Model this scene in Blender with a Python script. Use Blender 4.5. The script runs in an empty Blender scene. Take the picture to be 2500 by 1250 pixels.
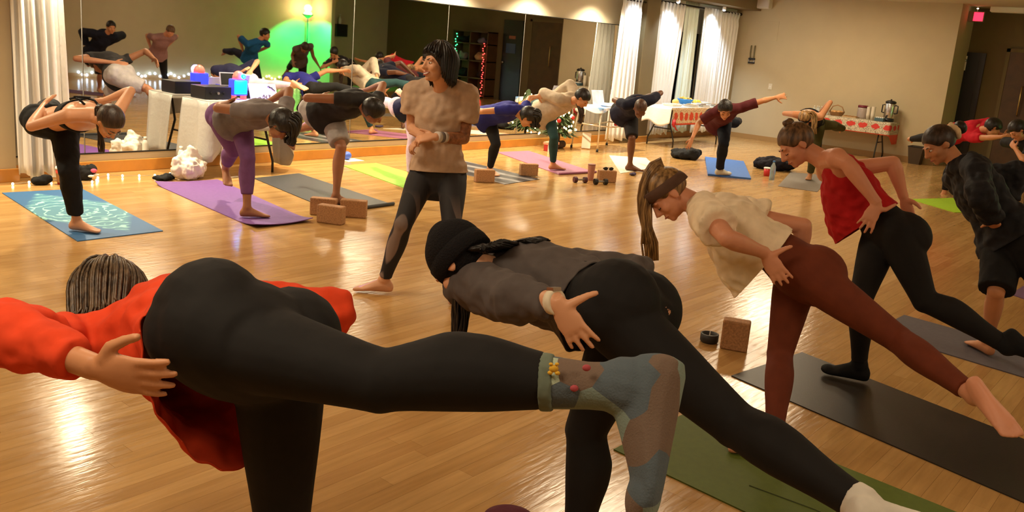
import bpy, bmesh, math, random
import numpy as np
from math import pi, sin, cos, radians

random.seed(7)
SC = bpy.context.scene
COL = SC.collection

# ------------------------------------------------------------------ camera
F_PX, PITCH, ROLL, YAW, PP_Y, CAM_H = 2115.31, 0.2147876, 0.0823920, 0.8836151, 560.0, 1.6
YM = 8.475           # plane of the mirrored wall
CAMP = np.array([0., 0., CAM_H])
_cy, _sy = cos(YAW), sin(YAW)
FW = np.array([_sy*cos(PITCH), _cy*cos(PITCH), -sin(PITCH)])
_r = np.array([_cy, -_sy, 0.]); _u = np.cross(_r, FW)
RT = _r*cos(ROLL)+_u*sin(ROLL); UP = -_r*sin(ROLL)+_u*cos(ROLL)

cam = bpy.data.cameras.new('camera')
cam.sensor_width = 36.0
cam.lens = 36.0*F_PX/2500.0
cam.shift_y = (PP_Y-625.0)/2500.0
cam.clip_start = 0.05
camo = bpy.data.objects.new('camera', cam)
COL.objects.link(camo)
from mathutils import Matrix, Vector
camo.matrix_world = Matrix(((RT[0], UP[0], -FW[0], 0), (RT[1], UP[1], -FW[1], 0), (RT[2], UP[2], -FW[2], CAM_H), (0, 0, 0, 1)))
SC.camera = camo

# ------------------------------------------------------------------ exposure, world, lights
SC.view_settings.view_transform = 'Standard'
SC.view_settings.look = 'None'
SC.view_settings.exposure = 0.15
SC.view_settings.gamma = 1.0
SC.view_settings.use_curve_mapping = False
world = bpy.data.worlds.new('world'); SC.world = world
world.use_nodes = True
world.node_tree.nodes['Background'].inputs[0].default_value = (0.02, 0.018, 0.015, 1)
world.node_tree.nodes['Background'].inputs[1].default_value = 1.0

def spot(name, loc, target, power, color, size=1.6, blend=0.6, radius=0.06):
    l = bpy.data.lights.new(name, 'SPOT'); l.energy = power; l.color = color
    l.spot_size = size; l.spot_blend = blend; l.shadow_soft_size = radius
    o = bpy.data.objects.new(name, l); COL.objects.link(o)
    o.location = loc
    o.rotation_euler = (Vector(target)-Vector(loc)).to_track_quat('-Z', 'Y').to_euler()
    return o
def area(name, loc, power, color, sx, sy, rot=(0, 0, 0)):
    l = bpy.data.lights.new(name, 'AREA'); l.energy = power; l.color = color
    l.shape = 'RECTANGLE'; l.size = sx; l.size_y = sy
    o = bpy.data.objects.new(name, l); COL.objects.link(o); o.location = loc; o.rotation_euler = rot
    return o
def point(name, loc, power, color, radius=0.05):
    l = bpy.data.lights.new(name, 'POINT'); l.energy = power; l.color = color; l.shadow_soft_size = radius
    o = bpy.data.objects.new(name, l); COL.objects.link(o); o.location = loc
    return o
WARM = (1.0, 0.70, 0.36)
# the soffit downlights in a row just in front of the mirrored wall
SOFFIT_X = [1.4, 3.4, 5.3, 6.9, 8.6, 10.3, 11.9]
for x in SOFFIT_X:
    spot('soffit_downlight', (x, 8.05, 2.50), (x, 7.75, 0), 330, (1.0, 0.84, 0.56), 2.3, 0.9, 0.05)
for x, p in ((12.75, 45), (13.9, 60), (15.5, 70)):
    spot('soffit_downlight', (x, 8.0, 2.50), (x, 8.15, 0), p*2.2, (0.72, 0.87, 1.0), 1.9, 0.8, 0.05)
# added dim warm fill lights under the ceiling, to brighten the room
CEIL_FILLS = ((2.2, 4.6, 44), (6.5, 4.0, 50), (10.5, 4.4, 60), (14.4, 5.8, 85), (0.0, 1.8, 44), (1.6, -1.4, 34), (5.6, -1.6, 22), (10.0, -1.0, 26))
for x, y, p in CEIL_FILLS:
    area('ceiling_fill', (x, y, 2.81), p, (1.0, 0.81, 0.55), 1.0, 1.0)

# ------------------------------------------------------------------ pixel -> place
def ray(x, y): return FW+RT*(x-1250)/F_PX-UP*(y-PP_Y)/F_PX
def G(x, y, z=0.):
    q = ray(x, y); return CAMP+q*(z-CAM_H)/q[2]
def onY(x, y, v): q = ray(x, y); return CAMP+q*(v/q[1])
def onX(x, y, v): q = ray(x, y); return CAMP+q*(v/q[0])
def nrm(v):
    v = np.asarray(v, float); return v/max(1e-9, np.linalg.norm(v))

# ------------------------------------------------------------------ tagging helpers
def tag(o, label=None, cat=None, group=None, kind=None):
    if label: o['label'] = label
    if cat: o['category'] = cat
    if group: o['group'] = group
    if kind: o['kind'] = kind
    return o
def empty(name, loc, label=None, cat=None, group=None, rz=0.):
    o = bpy.data.objects.new(name, None); COL.objects.link(o)
    o.location = tuple(float(c) for c in loc); o.rotation_euler = (0, 0, rz); o.empty_display_size = 0.1
    return tag(o, label, cat, group)
def mesh_obj(name, verts, faces, mat=None, parent=None, smooth=False, mats=None, fmat=None):
    me = bpy.data.meshes.new(name)
    me.from_pydata([tuple(map(float, v)) for v in verts], [], [tuple(map(int, f)) for f in faces])
    if mats:
        for m in mats: me.materials.append(m)
        if fmat is not None: me.polygons.foreach_set('material_index', fmat)
    elif mat: me.materials.append(mat)
    if smooth: me.polygons.foreach_set('use_smooth', [True]*len(me.polygons))
    me.update()
    o = bpy.data.objects.new(name, me); COL.objects.link(o)
    if parent: o.parent = parent
    return o

# ------------------------------------------------------------------ geometry collector
class Geo:
    def __init__(s): s.v = []; s.f = []; s.n = 0
    def add(s, vs, fs):
        vs = np.asarray(vs, float).reshape(-1, 3)
        s.v.append(vs); s.f += [tuple(i+s.n for i in f) for f in fs]; s.n += len(vs); return s
    def verts(s): return np.concatenate(s.v) if s.v else np.zeros((0, 3))
    def rings(s, rs, caps=True):
        n = len(rs[0]); m = len(rs); vs = list(np.concatenate(rs)); fs = []
        for i in range(m-1):
            for j in range(n):
                k = (j+1) % n
                fs.append((i*n+j, i*n+k, (i+1)*n+k, (i+1)*n+j))
        if caps:
            a = len(vs); vs.append(np.mean(rs[0], 0)); vs.append(np.mean(rs[-1], 0))
            for j in range(n):
                k = (j+1) % n
                fs.append((a, k, j)); fs.append((a+1, (m-1)*n+j, (m-1)*n+k))
        return s.add(vs, fs)
    def ell(s, c, ax, rad, nu=16, nv=10):
        c = np.asarray(c, float); ax = np.asarray(ax, float); rs = []
        for i in range(1, nv):
            th = pi*i/nv
            rs.append(np.array([c+ax[0]*rad[0]*sin(th)*cos(2*pi*j/nu)+ax[1]*rad[1]*sin(th)*sin(2*pi*j/nu)+ax[2]*rad[2]*cos(th) for j in range(nu)]))
        n = nu; m = len(rs); vs = list(np.concatenate(rs)); fs = []
        for i in range(m-1):
            for j in range(n):
                k = (j+1) % n
                fs.append((i*n+j, (i+1)*n+j, (i+1)*n+k, i*n+k))
        a = len(vs); vs.append(c+ax[2]*rad[2]); vs.append(c-ax[2]*rad[2])
        for j in range(n):
            k = (j+1) % n
            fs.append((a, j, k)); fs.append((a+1, (m-1)*n+k, (m-1)*n+j))
        return s.add(vs, fs)
    def box(s, lo, hi, ax=None, org=(0, 0, 0)):
        lo = np.minimum(lo, hi)*1.0 if ax is None else np.asarray(lo, float); hi = np.asarray(hi, float)
        P = np.array([(x, y, z) for z in (lo[2], hi[2]) for y in (lo[1], hi[1]) for x in (lo[0], hi[0])])
        if ax is not None: P = np.asarray(org)+P @ np.asarray(ax, float)
        return s.add(P, [(0, 2, 3, 1), (4, 5, 7, 6), (0, 1, 5, 4), (2, 6, 7, 3), (0, 4, 6, 2), (1, 3, 7, 5)])
    def tube(s, pts, rad, n=8, caps=True):
        pts = [np.asarray(p, float) for p in pts]; m = len(pts)
        rad = [rad]*m if np.isscalar(rad) else rad
        rs = []; ref = None
        for i in range(m):
            t = nrm(pts[min(i+1, m-1)]-pts[max(i-1, 0)])
            if ref is None: ref = np.array([0, 0, 1.]) if abs(t[2]) < .9 else np.array([1., 0, 0])
            a = nrm(ref-t*(ref@t)); b = np.cross(t, a); ref = a
            rs.append(np.array([pts[i]+rad[i]*(a*cos(2*pi*j/n)+b*sin(2*pi*j/n)) for j in range(n)]))
        return s.rings(rs, caps)
    def lathe(s, c, prof, n=20, caps=True):
        c = np.asarray(c, float)
        return s.rings([np.array([c+np.array([r*cos(2*pi*j/n), r*sin(2*pi*j/n), z]) for j in range(n)]) for r, z in prof], caps)
    def obj(s, name, mat, parent=None, smooth=False, base=None):
        v = s.verts()
        if base is not None: v = v-np.asarray(base)
        return mesh_obj(name, v, s.f, mat, parent, smooth)

def bev(o, w=0.006, seg=2):
    m = o.modifiers.new('bevel', 'BEVEL'); m.width = w; m.segments = seg; m.limit_method = 'ANGLE'; m.angle_limit = 0.7
    return o
def smooth_by_angle(o):
    o.data.polygons.foreach_set('use_smooth', [True]*len(o.data.polygons)); return o

# ------------------------------------------------------------------ materials
def s2l(c):
    """sRGB 0..255 -> linear"""
    out = []
    for v in c:
        v = v/255.
        out.append(v/12.92 if v <= .04045 else ((v+.055)/1.055)**2.4)
    return tuple(out)+(1.,)
MATS = {}
def pbr(name, col, rough=.6, metal=0., spec=.5, emit=None, estr=0., alpha=None, trans=0., ior=None, noise=None, bump=None, sheen=0., coat=0.):
    """col is linear rgb; noise=(scale, amount) colour variation; bump=(scale, strength[, distance, stretch])"""
    if name in MATS: return MATS[name]
    m = bpy.data.materials.new(name); m.use_nodes = True
    nt = m.node_tree; b = nt.nodes['Principled BSDF']
    c4 = tuple(col[:3])+(1.,)
    b.inputs['Base Color'].default_value = c4
    b.inputs['Roughness'].default_value = rough; b.inputs['Metallic'].default_value = metal
    b.inputs['Specular IOR Level'].default_value = spec
    if trans: b.inputs['Transmission Weight'].default_value = trans
    if ior: b.inputs['IOR'].default_value = ior
    if sheen:
        b.inputs['Sheen Weight'].default_value = sheen; b.inputs['Sheen Roughness'].default_value = .5
        b.inputs['Sheen Tint'].default_value = c4
    if coat: b.inputs['Coat Weight'].default_value = coat
    if emit:
        b.inputs['Emission Color'].default_value = tuple(emit[:3])+(1.,); b.inputs['Emission Strength'].default_value = estr
    if noise or bump:
        tc = nt.nodes.new('ShaderNodeTexCoord')
    if noise:
        n = nt.nodes.new('ShaderNodeTexNoise'); n.inputs['Scale'].default_value = noise[0]; n.inputs['Detail'].default_value = 4
        nt.links.new(tc.outputs['Object'], n.inputs['Vector'])
        r = nt.nodes.new('ShaderNodeValToRGB')
        k = noise[1]
        r.color_ramp.elements[0].position = .3; r.color_ramp.elements[1].position = .7
        r.color_ramp.elements[0].color = tuple(max(0, v*(1-k)) for v in c4[:3])+(1,)
        r.color_ramp.elements[1].color = tuple(min(1, v*(1+k)) for v in c4[:3])+(1,)
        nt.links.new(n.outputs['Fac'], r.inputs['Fac']); nt.links.new(r.outputs['Color'], b.inputs['Base Color'])
    if bump:
        n2 = nt.nodes.new('ShaderNodeTexNoise'); n2.inputs['Scale'].default_value = bump[0]; n2.inputs['Detail'].default_value = 3
        mp = nt.nodes.new('ShaderNodeMapping')
        if len(bump) > 3: mp.inputs['Scale'].default_value = bump[3]
        nt.links.new(tc.outputs['Object'], mp.inputs['Vector']); nt.links.new(mp.outputs['Vector'], n2.inputs['Vector'])
        bp = nt.nodes.new('ShaderNodeBump'); bp.inputs['Strength'].default_value = bump[1]
        bp.inputs['Distance'].default_value = bump[2] if len(bump) > 2 else .01
        nt.links.new(n2.outputs['Fac'], bp.inputs['Height']); nt.links.new(bp.outputs['Normal'], b.inputs['Normal'])
    MATS[name] = m
    return m
def cloth(name, col, rough=.85, bumpk=.35):
    return pbr(name, col, rough, spec=.25, noise=(14, .12), bump=(9, bumpk, .03), sheen=.15)
def glow(name, col, strength):
    return pbr(name, tuple(min(1., c) for c in col[:3]), .4, emit=col, estr=strength)
# ================================================================== STRUCTURE
def struct(name, g, mat, parent=None, smooth=False):
    o = g.obj(name, mat, parent, smooth) if isinstance(g, Geo) else g
    if parent is None: o['kind'] = 'structure'
    return o
M_wall = pbr('beige_wall_paint', s2l((190, 174, 142)), .8, spec=.3, noise=(3, .03), bump=(140, .08, .004))
M_wallU = pbr('cream_wall_paint', s2l((215, 205, 182)), .7, spec=.3, noise=(3, .03), bump=(140, .06, .004))
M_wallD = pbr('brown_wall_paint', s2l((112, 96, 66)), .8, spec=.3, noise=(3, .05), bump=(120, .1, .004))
M_ceil = pbr('ceiling_paint', s2l((205, 192, 165)), .9, spec=.2, bump=(60, .1, .004))
M_sof = pbr('brown_soffit_paint', s2l((120, 104, 78)), .85, spec=.2)
M_white = pbr('white_paint', s2l((235, 232, 225)), .5)
M_blackp = pbr('black_paint', (.008, .008, .009), .45)
M_base = pbr('honey_wood_trim', s2l((196, 134, 58)), .32, noise=(5, .12), bump=(30, .1, .003, (1, 8, 8)))
M_steel = pbr('brushed_steel', (.5, .49, .47), .3, metal=1.)
M_joint = pbr('dark_floor_joint', (.20, .10, .035), .6)

def floor_material():
    m = bpy.data.materials.new('maple_strip_floor'); m.use_nodes = True
    nt = m.node_tree; b = nt.nodes['Principled BSDF']; L = nt.links.new
    N = nt.nodes.new
    geo = N('ShaderNodeNewGeometry'); oi = N('ShaderNodeObjectInfo')
    add = N('ShaderNodeMath'); add.operation = 'ADD'; L(geo.outputs['Random Per Island'], add.inputs[0]); L(oi.outputs['Random'], add.inputs[1])
    fr = N('ShaderNodeMath'); fr.operation = 'FRACT'; L(add.outputs[0], fr.inputs[0])
    ramp = N('ShaderNodeValToRGB')
    e = ramp.color_ramp.elements
    e[0].color = s2l((176, 136, 84)); e[1].color = s2l((194, 156, 102))
    x = e.new(.35); x.color = s2l((182, 143, 89)); x = e.new(.7); x.color = s2l((188, 149, 95))
    L(fr.outputs[0], ramp.inputs['Fac'])
    tc = N('ShaderNodeNewGeometry')
    mp = N('ShaderNodeMapping'); mp.inputs['Scale'].default_value = (2.2, 26, 26); L(tc.outputs['Position'], mp.inputs['Vector'])
    ns = N('ShaderNodeTexNoise'); ns.inputs['Scale'].default_value = 1.6; ns.inputs['Detail'].default_value = 5; L(mp.outputs['Vector'], ns.inputs['Vector'])
    gr = N('ShaderNodeValToRGB'); gr.color_ramp.elements[0].position = .3; gr.color_ramp.elements[1].position = .75
    gr.color_ramp.elements[0].color = (.86, .83, .79, 1); gr.color_ramp.elements[1].color = (1.08, 1.06, 1.02, 1)
    L(ns.outputs['Fac'], gr.inputs['Fac'])
    mx = N('ShaderNodeMix'); mx.data_type = 'RGBA'; mx.blend_type = 'MULTIPLY'; mx.inputs[0].default_value = 1
    L(ramp.outputs['Color'], mx.inputs[6]); L(gr.outputs['Color'], mx.inputs[7])
    L(mx.outputs[2], b.inputs['Base Color'])
    b.inputs['Roughness'].default_value = .22; b.inputs['Specular IOR Level'].default_value = .5
    mp2 = N('ShaderNodeMapping'); mp2.inputs['Scale'].default_value = (3, 14, 1); L(tc.outputs['Position'], mp2.inputs['Vector'])
    n2 = N('ShaderNodeTexNoise'); n2.inputs['Scale'].default_value = 3.; n2.inputs['Detail'].default_value = 3; L(mp2.outputs['Vector'], n2.inputs['Vector'])
    rr = N('ShaderNodeMapRange'); rr.inputs[1].default_value = .3; rr.inputs[2].default_value = .7; rr.inputs[3].default_value = .12; rr.inputs[4].default_value = .22
    L(n2.outputs['Fac'], rr.inputs[0]); L(rr.outputs[0], b.inputs['Roughness'])
    bp = N('ShaderNodeBump'); bp.inputs['Strength'].default_value = .10; bp.inputs['Distance'].default_value = .01
    L(n2.outputs['Fac'], bp.inputs['Height']); L(bp.outputs['Normal'], b.inputs['Normal'])
    return m
M_floor = floor_material()

X0, X1, Y0 = -3.2, 17.8, -3.1
XB, YB = 16.85, 4.15          # the back wall and its outer corner
ZC = 2.84
flo = struct('floor', Geo().box((X0, Y0, -.12), (X1, YM, -.006)), M_joint)
# strip boards: the largest in view one by one, the rest as one part
PW = .074
lens = [.6, .9, 1.2, 1.5]
pmesh = {}
for Lp in lens:
    g = Geo().box((.0004, .0004, -.012), (Lp-.0004, PW-.0004, 0.))
    me = bpy.data.meshes.new('floor_board'); me.from_pydata([tuple(v) for v in g.verts()], [], g.f); me.materials.append(M_floor)
    pmesh[Lp] = me
boards = []
rnd = random.Random(3)
y = Y0
while y < YM-.02:
    x = X0-rnd.random()*1.2
    while x < X1:
        Lp = rnd.choice(lens); boards.append((max(x, X0), min(x+Lp, X1), y, Lp, x)); x += Lp
    y += PW
def board_score(b):
    if b[4] < X0 or b[4]+b[3] > X1: return 0
    c = np.array([(b[0]+b[1])/2, b[2], 0.]); d = c-CAMP; k = d@FW
    if k < .6: return 0
    px = 1250+F_PX*(d@RT)/k; py = PP_Y-F_PX*(d@UP)/k
    if not (-150 < px < 2650 and 0 < py < 1330): return 0
    return b[3]*PW/k**3
order = sorted(range(len(boards)), key=lambda i: -board_score(boards[i]))
single = set(order[:300])
rest = Geo()
for i, b in enumerate(boards):
    if i in single:
        o = bpy.data.objects.new('floor_board', pmesh[b[3]]); COL.objects.link(o); o.parent = flo; o.location = (b[4], b[2], 0)
    elif b[1]-b[0] > .01:
        rest.box((b[0]+.0004, b[2]+.0004, -.012), (b[1]-.0004, min(b[2]+PW, YM)-.0004, 0.))
o = rest.obj('floor_boards', M_floor, flo); o['kind'] = 'stuff'

# ---- shell
struct('ceiling', Geo().box((X0, Y0, ZC), (X1, YM, ZC+.1)), M_ceil)
wm = struct('wall_mirror', Geo().box((X0, YM, -.1), (X1, YM+.15, ZC)), M_wallU)
struct('wall_front', Geo().box((X0, Y0-.15, -.1), (X1, Y0, ZC)), M_wall)
struct('wall_left', Geo().box((X0-.15, Y0, -.1), (X0, YM, ZC)), M_wall)
struct('wall_back', Geo().box((XB, YB, -.05), (X1, YM, ZC)), M_wall)
struct('wall_right', Geo().box((X1, Y0, -.1), (X1+.15, YM, ZC)), M_wallD)
# return wall beside the green lamp
struct('wall_return', Geo().box((15.0, Y0, -.05), (15.12, -2.2, ZC)), M_wall)
# soffit over the mirrors and the windows, with its edge strip
struct('trim_1', Geo().box((X0, 7.85, 2.56), (XB, YM, ZC)), M_sof)
struct('trim_2', Geo().box((13.55, 8.36, 2.50), (16.84, 8.40, 2.56)), M_white)
# left pier that the first curtain hangs on, and the pier between mirror and windows
struct('wall_pier_left', Geo().box((X0, 8.30, -.02), (3.06, YM, 2.56)), M_wall)
struct('wall_pier_window', Geo().box((13.12, 8.18, -.02), (13.55, YM, 2.56)), M_wallD)
# window bay (dark glazing and a white roller blind behind the curtains)
M_glassd = pbr('dark_night_glass', (.01, .012, .012), .08, spec=.6)
win = empty('window_1', (15.2, YM-.02, .9)); win['kind'] = 'structure'
w = Geo().box((-1.6, -.01, -.35), (1.6, .01, 1.6)).obj('glass', M_glassd, win)
fr = Geo()
for xx in (-1.62, -.55, .52, 1.58): fr.box((xx, -.03, -.38), (xx+.05, .015, 1.62))
for zz in (-.4, 1.6): fr.box((-1.62, -.03, zz), (1.63, .015, zz+.05))
fr.obj('window_frame', pbr('window_frame_brown', s2l((96, 80, 52)), .6), win)
rb = Geo().box((13.58, 8.42, 2.02), (16.7, 8.427, 2.5)); rb.box((13.58, 8.41, 2.0), (16.7, 8.435, 2.03))
o = rb.obj('roller_blind', pbr('blind_white', s2l((214, 212, 200)), .7)); tag(o, 'white roller blind pulled part way down behind the window curtains', 'blind')

# ---- baseboards
def baseboard(name, lo, hi):
    o = struct(name, Geo().box(lo, hi), M_base); bev(o, .006, 2); return o
baseboard('baseboard_mirror', (3.06, YM-.022, 0), (13.12, YM, .118))
baseboard('baseboard_left', (X0, 8.278, 0), (3.08, 8.30, .12))
baseboard('baseboard_window', (13.55, YM-.022, 0), (XB, YM, .11))
baseboard('baseboard_pier', (13.10, 8.158, 0), (13.57, 8.18, .11))
M_vinyl = pbr('tan_vinyl_base', s2l((165, 128, 78)), .6)
o = struct('baseboard_back', Geo().box((XB-.012, YB, 0), (XB, YM-.02, .10)), M_vinyl)
o = struct('baseboard_front', Geo().box((X0, Y0, 0), (15.0, Y0+.012, .10)), M_vinyl)

# ---- mirrors, one panel after another along the wall
M_mirror = pbr('mirror_silver', (.80, .80, .78), .015, metal=1.)
M_edge = pbr('mirror_edge_grey', (.22, .21, .19), .4)
ZMB, ZMT = .203, 1.985
px0 = [3.10, 3.74, 6.98, 8.60, 10.22, 12.75]
mlab = ['narrow frameless mirror panel next to the first white curtain', 'widest frameless mirror panel, behind the music table', 'frameless mirror panel behind the lime green mat', 'frameless mirror panel behind the dark streaked mat', 'frameless mirror panel behind the little Christmas tree']
for a, b, lb in zip(px0[:-1], px0[1:], mlab):
    e = empty('mirror_panel', ((a+b)/2, YM, ZMB), lb, 'mirror', 'mirror panels along the studio wall')
    w = (b-a)/2
    Geo().box((-w+.004, -.012, 0), (w-.004, -.004, ZMT-ZMB)).obj('glass', M_mirror, e)
    Geo().box((w-.007, -.014, 0), (w-.001, -.004, ZMT-ZMB)).obj('edge_strip', M_edge, e)
    Geo().box((-w+.001, -.018, -.014), (w-.001, -.002, 0)).obj('bottom_channel', M_blackp, e)
    Geo().box((-w+.001, -.018, ZMT-ZMB), (w-.001, -.002, ZMT-ZMB+.01)).obj('top_channel', M_blackp, e)

# ---- curtains
def curtain_mat(name, col):
    return pbr(name, col, .45, spec=.5, bump=(30, .25, .01, (3, 3, .6)), sheen=.3)
M_curt = curtain_mat('white_satin', s2l((236, 234, 230)))
M_curt2 = curtain_mat('pale_green_sheer', s2l((226, 236, 226)))
def curtain(x0, x1, xb0, xb1, yc, z0, z1, folds, label, mat=M_curt, amp=.045, seed=0, ruffle=True):
    rr = random.Random(seed); n = folds*10; m = 22; ph = [rr.random()*6 for _ in range(4)]
    V = []; F = []
    for i in range(m+1):
        t = i/m; z = z1+(z0-z1)*t
        a = x0+(xb0-x0)*t; b = x1+(xb1-x1)*t
        for j in range(n+1):
            s = j/n
            am = amp*(.55+.45*sin(3*s+ph[0]))*(.75+.35*t)
            yy = yc+am*sin(2*pi*folds*s+.5*sin(2*t+ph[1]))+.012*sin(7*s*6+3*t+ph[2])
            xx = a+(b-a)*s+.012*sin(2*pi*folds*s*2+ph[3]+2*t)
            zz = z
            if i == m: zz += .018*sin(2*pi*folds*s*.5+ph[0])+.01*sin(17*s)
            if i == 0 and ruffle: zz += .035*abs(sin(2*pi*folds*s*.5))
            if i == 1 and ruffle: yy = yc+(yy-yc)*.35
            V.append((xx-(x0+x1)/2, yy-yc, zz-z0))
    for i in range(m):
        for j in range(n):
            k = i*(n+1)+j; F.append((k, k+1, k+n+2, k+n+1))
    o = mesh_obj('curtain', V, F, mat, None, True)
    o.location = ((x0+x1)/2, yc, z0)
    sm = o.modifiers.new('thick', 'SOLIDIFY'); sm.thickness = .004
    tag(o, label, 'curtain'); return o
curtain(3.02, 3.42, 3.06, 3.50, 8.19, .06, 2.55, 5, 'white satin curtain hanging at the end of the mirrors beside the black trousers', seed=1, amp=.05)
curtain(12.42, 12.98, 12.30, 13.02, 8.22, .07, 2.43, 6, 'white satin curtain with ruffled top at the far end of the mirrors', seed=2)
curtain(13.62, 14.52, 13.60, 14.36, 8.24, .12, 2.44, 7, 'white curtain over the window nearest the dark pier', seed=3)
curtain(14.72, 15.22, 14.70, 15.30, 8.34, .12, 2.565, 4, 'thin pale curtain beside the gap above the blue snack bowl', M_curt2, .03, 4, False)
curtain(15.20, 15.95, 15.25, 15.95, 8.225, .12, 2.46, 6, 'bright white curtain under the small spotlight at the window', seed=5)
curtain(15.95, 16.72, 15.98, 16.66, 8.25, .12, 2.46, 6, 'shaded white curtain in the corner next to the beige back wall', seed=6)
rod = Geo(); rod.tube([(13.6, 8.25, 2.475), (16.8, 8.25, 2.475)], .016, 10)
rod.ell((13.58, 8.25, 2.475), np.eye(3), (.03, .03, .03), 10, 6); rod.ell((16.8, 8.25, 2.475), np.eye(3), (.03, .03, .03), 10, 6)
tag(rod.obj('curtain_rod', pbr('dark_bronze', (.02, .015, .012), .4, metal=.6), None, True), 'dark metal curtain rod above the window curtains', 'curtain rod')
rod = Geo(); rod.tube([(12.36, 8.22, 2.405), (13.12, 8.22, 2.405)], .014, 10); rod.ell((12.35, 8.22, 2.405), np.eye(3), (.024, .024, .024), 10, 6)
tag(rod.obj('curtain_rod', MATS['dark_bronze'], None, True), 'short dark rod carrying the ruffled curtain at the end of the mirrors', 'curtain rod')
# recessed lamps in the soffit (real light comes from the spots above)
M_lamp = glow('lamp_warm_glow', (1., .86, .62), 10.)
M_lampc = glow('lamp_cool_glow', (.9, .97, 1.), 14.)
for x in SOFFIT_X:
    e = empty('recessed_downlight', (x, 8.05, 2.56), 'round recessed warm downlight in the soffit in front of the mirrors', 'light', 'soffit downlights over the mirrors')
    Geo().lathe((0, 0, -.012), [(.075, 0), (.095, .004), (.095, .012)], 20).obj('trim_ring', M_white, e, True)
    Geo().lathe((0, 0, -.016), [(.001, 0), (.05, 0), (.07, .006)], 20).obj('bulb', M_lamp, e, True)
for x in (12.75, 13.9, 15.66):
    e = empty('spotlight', (x, 8.05, 2.56), 'small bright white spotlight under the soffit above the window curtains', 'light', 'spotlights above the curtains')
    Geo().lathe((0, 0, -.075), [(.03, 0), (.034, .01), (.034, .06), (.02, .075)], 16).obj('housing', M_white, e, True)
    Geo().ell((0, 0, -.08), np.eye(3), (.028, .028, .022), 12, 8).obj('bulb', M_lampc, e, True)

for x, y, p_ in CEIL_FILLS:  # made-up housings so the added fill lights have a fitting
    e = empty('fill_light_frame', (x, y, ZC), 'square white housing added round a ceiling fill light', 'light', 'housings of the added ceiling fill lights')
    g = Geo()
    for lo, hi in (((-.55, -.55, -.04), (.55, -.50, 0)), ((-.55, .50, -.04), (.55, .55, 0)), ((-.55, -.5, -.04), (-.50, .5, 0)), ((.50, -.5, -.04), (.55, .5, 0))): g.box(lo, hi)
    g.obj('frame', M_white, e); Geo().box((-.5, -.5, -.02), (.5, .5, 0)).obj('back_panel', M_white, e)
# ---- things on the beige back wall
e = empty('wall_speaker', (XB, 7.86, 2.60), 'white box speaker mounted high on the beige back wall', 'speaker')
bev(Geo().box((-.22, -.26, 0), (-.03, .26, .25)).obj('cabinet', pbr('speaker_white', s2l((200, 190, 178)), .6), e), .03, 3)
Geo().box((-.05, -.04, .08), (0, .04, .16)).obj('bracket', M_white, e)
e = empty('wall_hanger', (XB, 7.9, 1.52), 'pair of grey hanging straps with a black clip on the beige wall', 'hanger')
for s in (-.04, .04):
    g = Geo(); g.tube([(-.02, s-.01, .06), (-.02, s, .20), (-.02, s, .36)], .012, 6); g.obj('strap', pbr('grey_strap', s2l((108, 100, 70)), .7), e, True)
Geo().box((-.035, -.065, .075), (0, .065, .11)).obj('clip', M_blackp, e)
Geo().box((-.035, -.065, 0), (0, .065, .03)).obj('clip', M_blackp, e)
for s in (-.058, .058): Geo().box((-.03, s-.007, .0), (0, s+.007, .1)).obj('clip_side', M_steel, e)
e = empty('wall_socket', (XB, 7.43, 1.04), 'small white wall switch plate on the beige back wall', 'switch')
bev(Geo().box((-.008, -.04, 0), (0, .04, .12)).obj('plate', M_wallU, e), .003)
Geo().box((-.014, -.008, .045), (-.006, .008, .075)).obj('toggle', M_white, e)
e = empty('access_panel', (XB, 7.75, 2.0), 'flush painted access panel high on the beige back wall', 'panel')
Geo().box((-.006, -.32, 0), (0, .32, .38)).obj('panel', M_wall, e)

# ---- right wall: black door, exit sign, timber door, shelf
d1 = empty('door_1', (X1, 4.13, 0)); d1['kind'] = 'structure'
M_door = pbr('black_door_gloss', (.010, .009, .009), .25)
Geo().box((-.05, -.30, 0), (0, .30, 2.05)).obj('door_leaf', M_door, d1)
for zz in (.25, .9, 1.5):
    for yy in (-.2, .05): Geo().box((-.058, yy, zz), (-.045, yy+.15, zz+.42)).obj('door_panel', M_door, d1)
Geo().ell((-.08, .02, 1.9), np.eye(3), (.03, .03, .03)).obj('door_knob', M_steel, d1, True)
Geo().box((-.07, .0, 1.72), (-.05, .03, 1.98)).obj('door_sign', M_white, d1)
d2 = empty('door_2', (X1, 2.9, 0)); d2['kind'] = 'structure'
M_dwood = pbr('dark_timber_door', s2l((78, 52, 24)), .5, noise=(6, .2), bump=(12, .1, .003, (8, 8, 1)))
Geo().box((-.05, -.42, 0), (0, .55, 2.1)).obj('door_leaf', M_dwood, d2)
g = Geo()
for yy in (-.48, .55): g.box((-.06, yy, 0), (0, yy+.06, 2.16))
g.box((-.06, -.48, 2.1), (0, .61, 2.16)); g.obj('door_frame', M_wallD, d2)
Geo().tube([(-.06, .25, 1.0), (-.10, .25, 1.02), (-.10, .25, 1.5), (-.06, .25, 1.52)], .012, 8).obj('door_handle', pbr('brass', (.6, .42, .16), .3, metal=1.), d2, True)
e = empty('exit_sign', (X1-.45, 4.02, 2.84), 'glowing red exit sign hung from the ceiling near the black door', 'sign')
Geo().tube([(0, 0, 0), (0, 0, -.09)], .012, 8).obj('stem', M_white, e)
bev(Geo().box((-.02, -.13, -.27), (.02, .13, -.09)).obj('case', pbr('sign_case', (.25, .2, .17), .5), e), .006)
Geo().box((-.024, -.115, -.255), (-.019, .04, -.105)).obj('lit_face', glow('exit_red', (1., .02, .05), 3.), e)
Geo().ell((0, .0, -.04), np.eye(3), (.018, .018, .014), 8, 6).obj('indicator', glow('pilot_light', (1., .8, .5), 6.), e)
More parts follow.
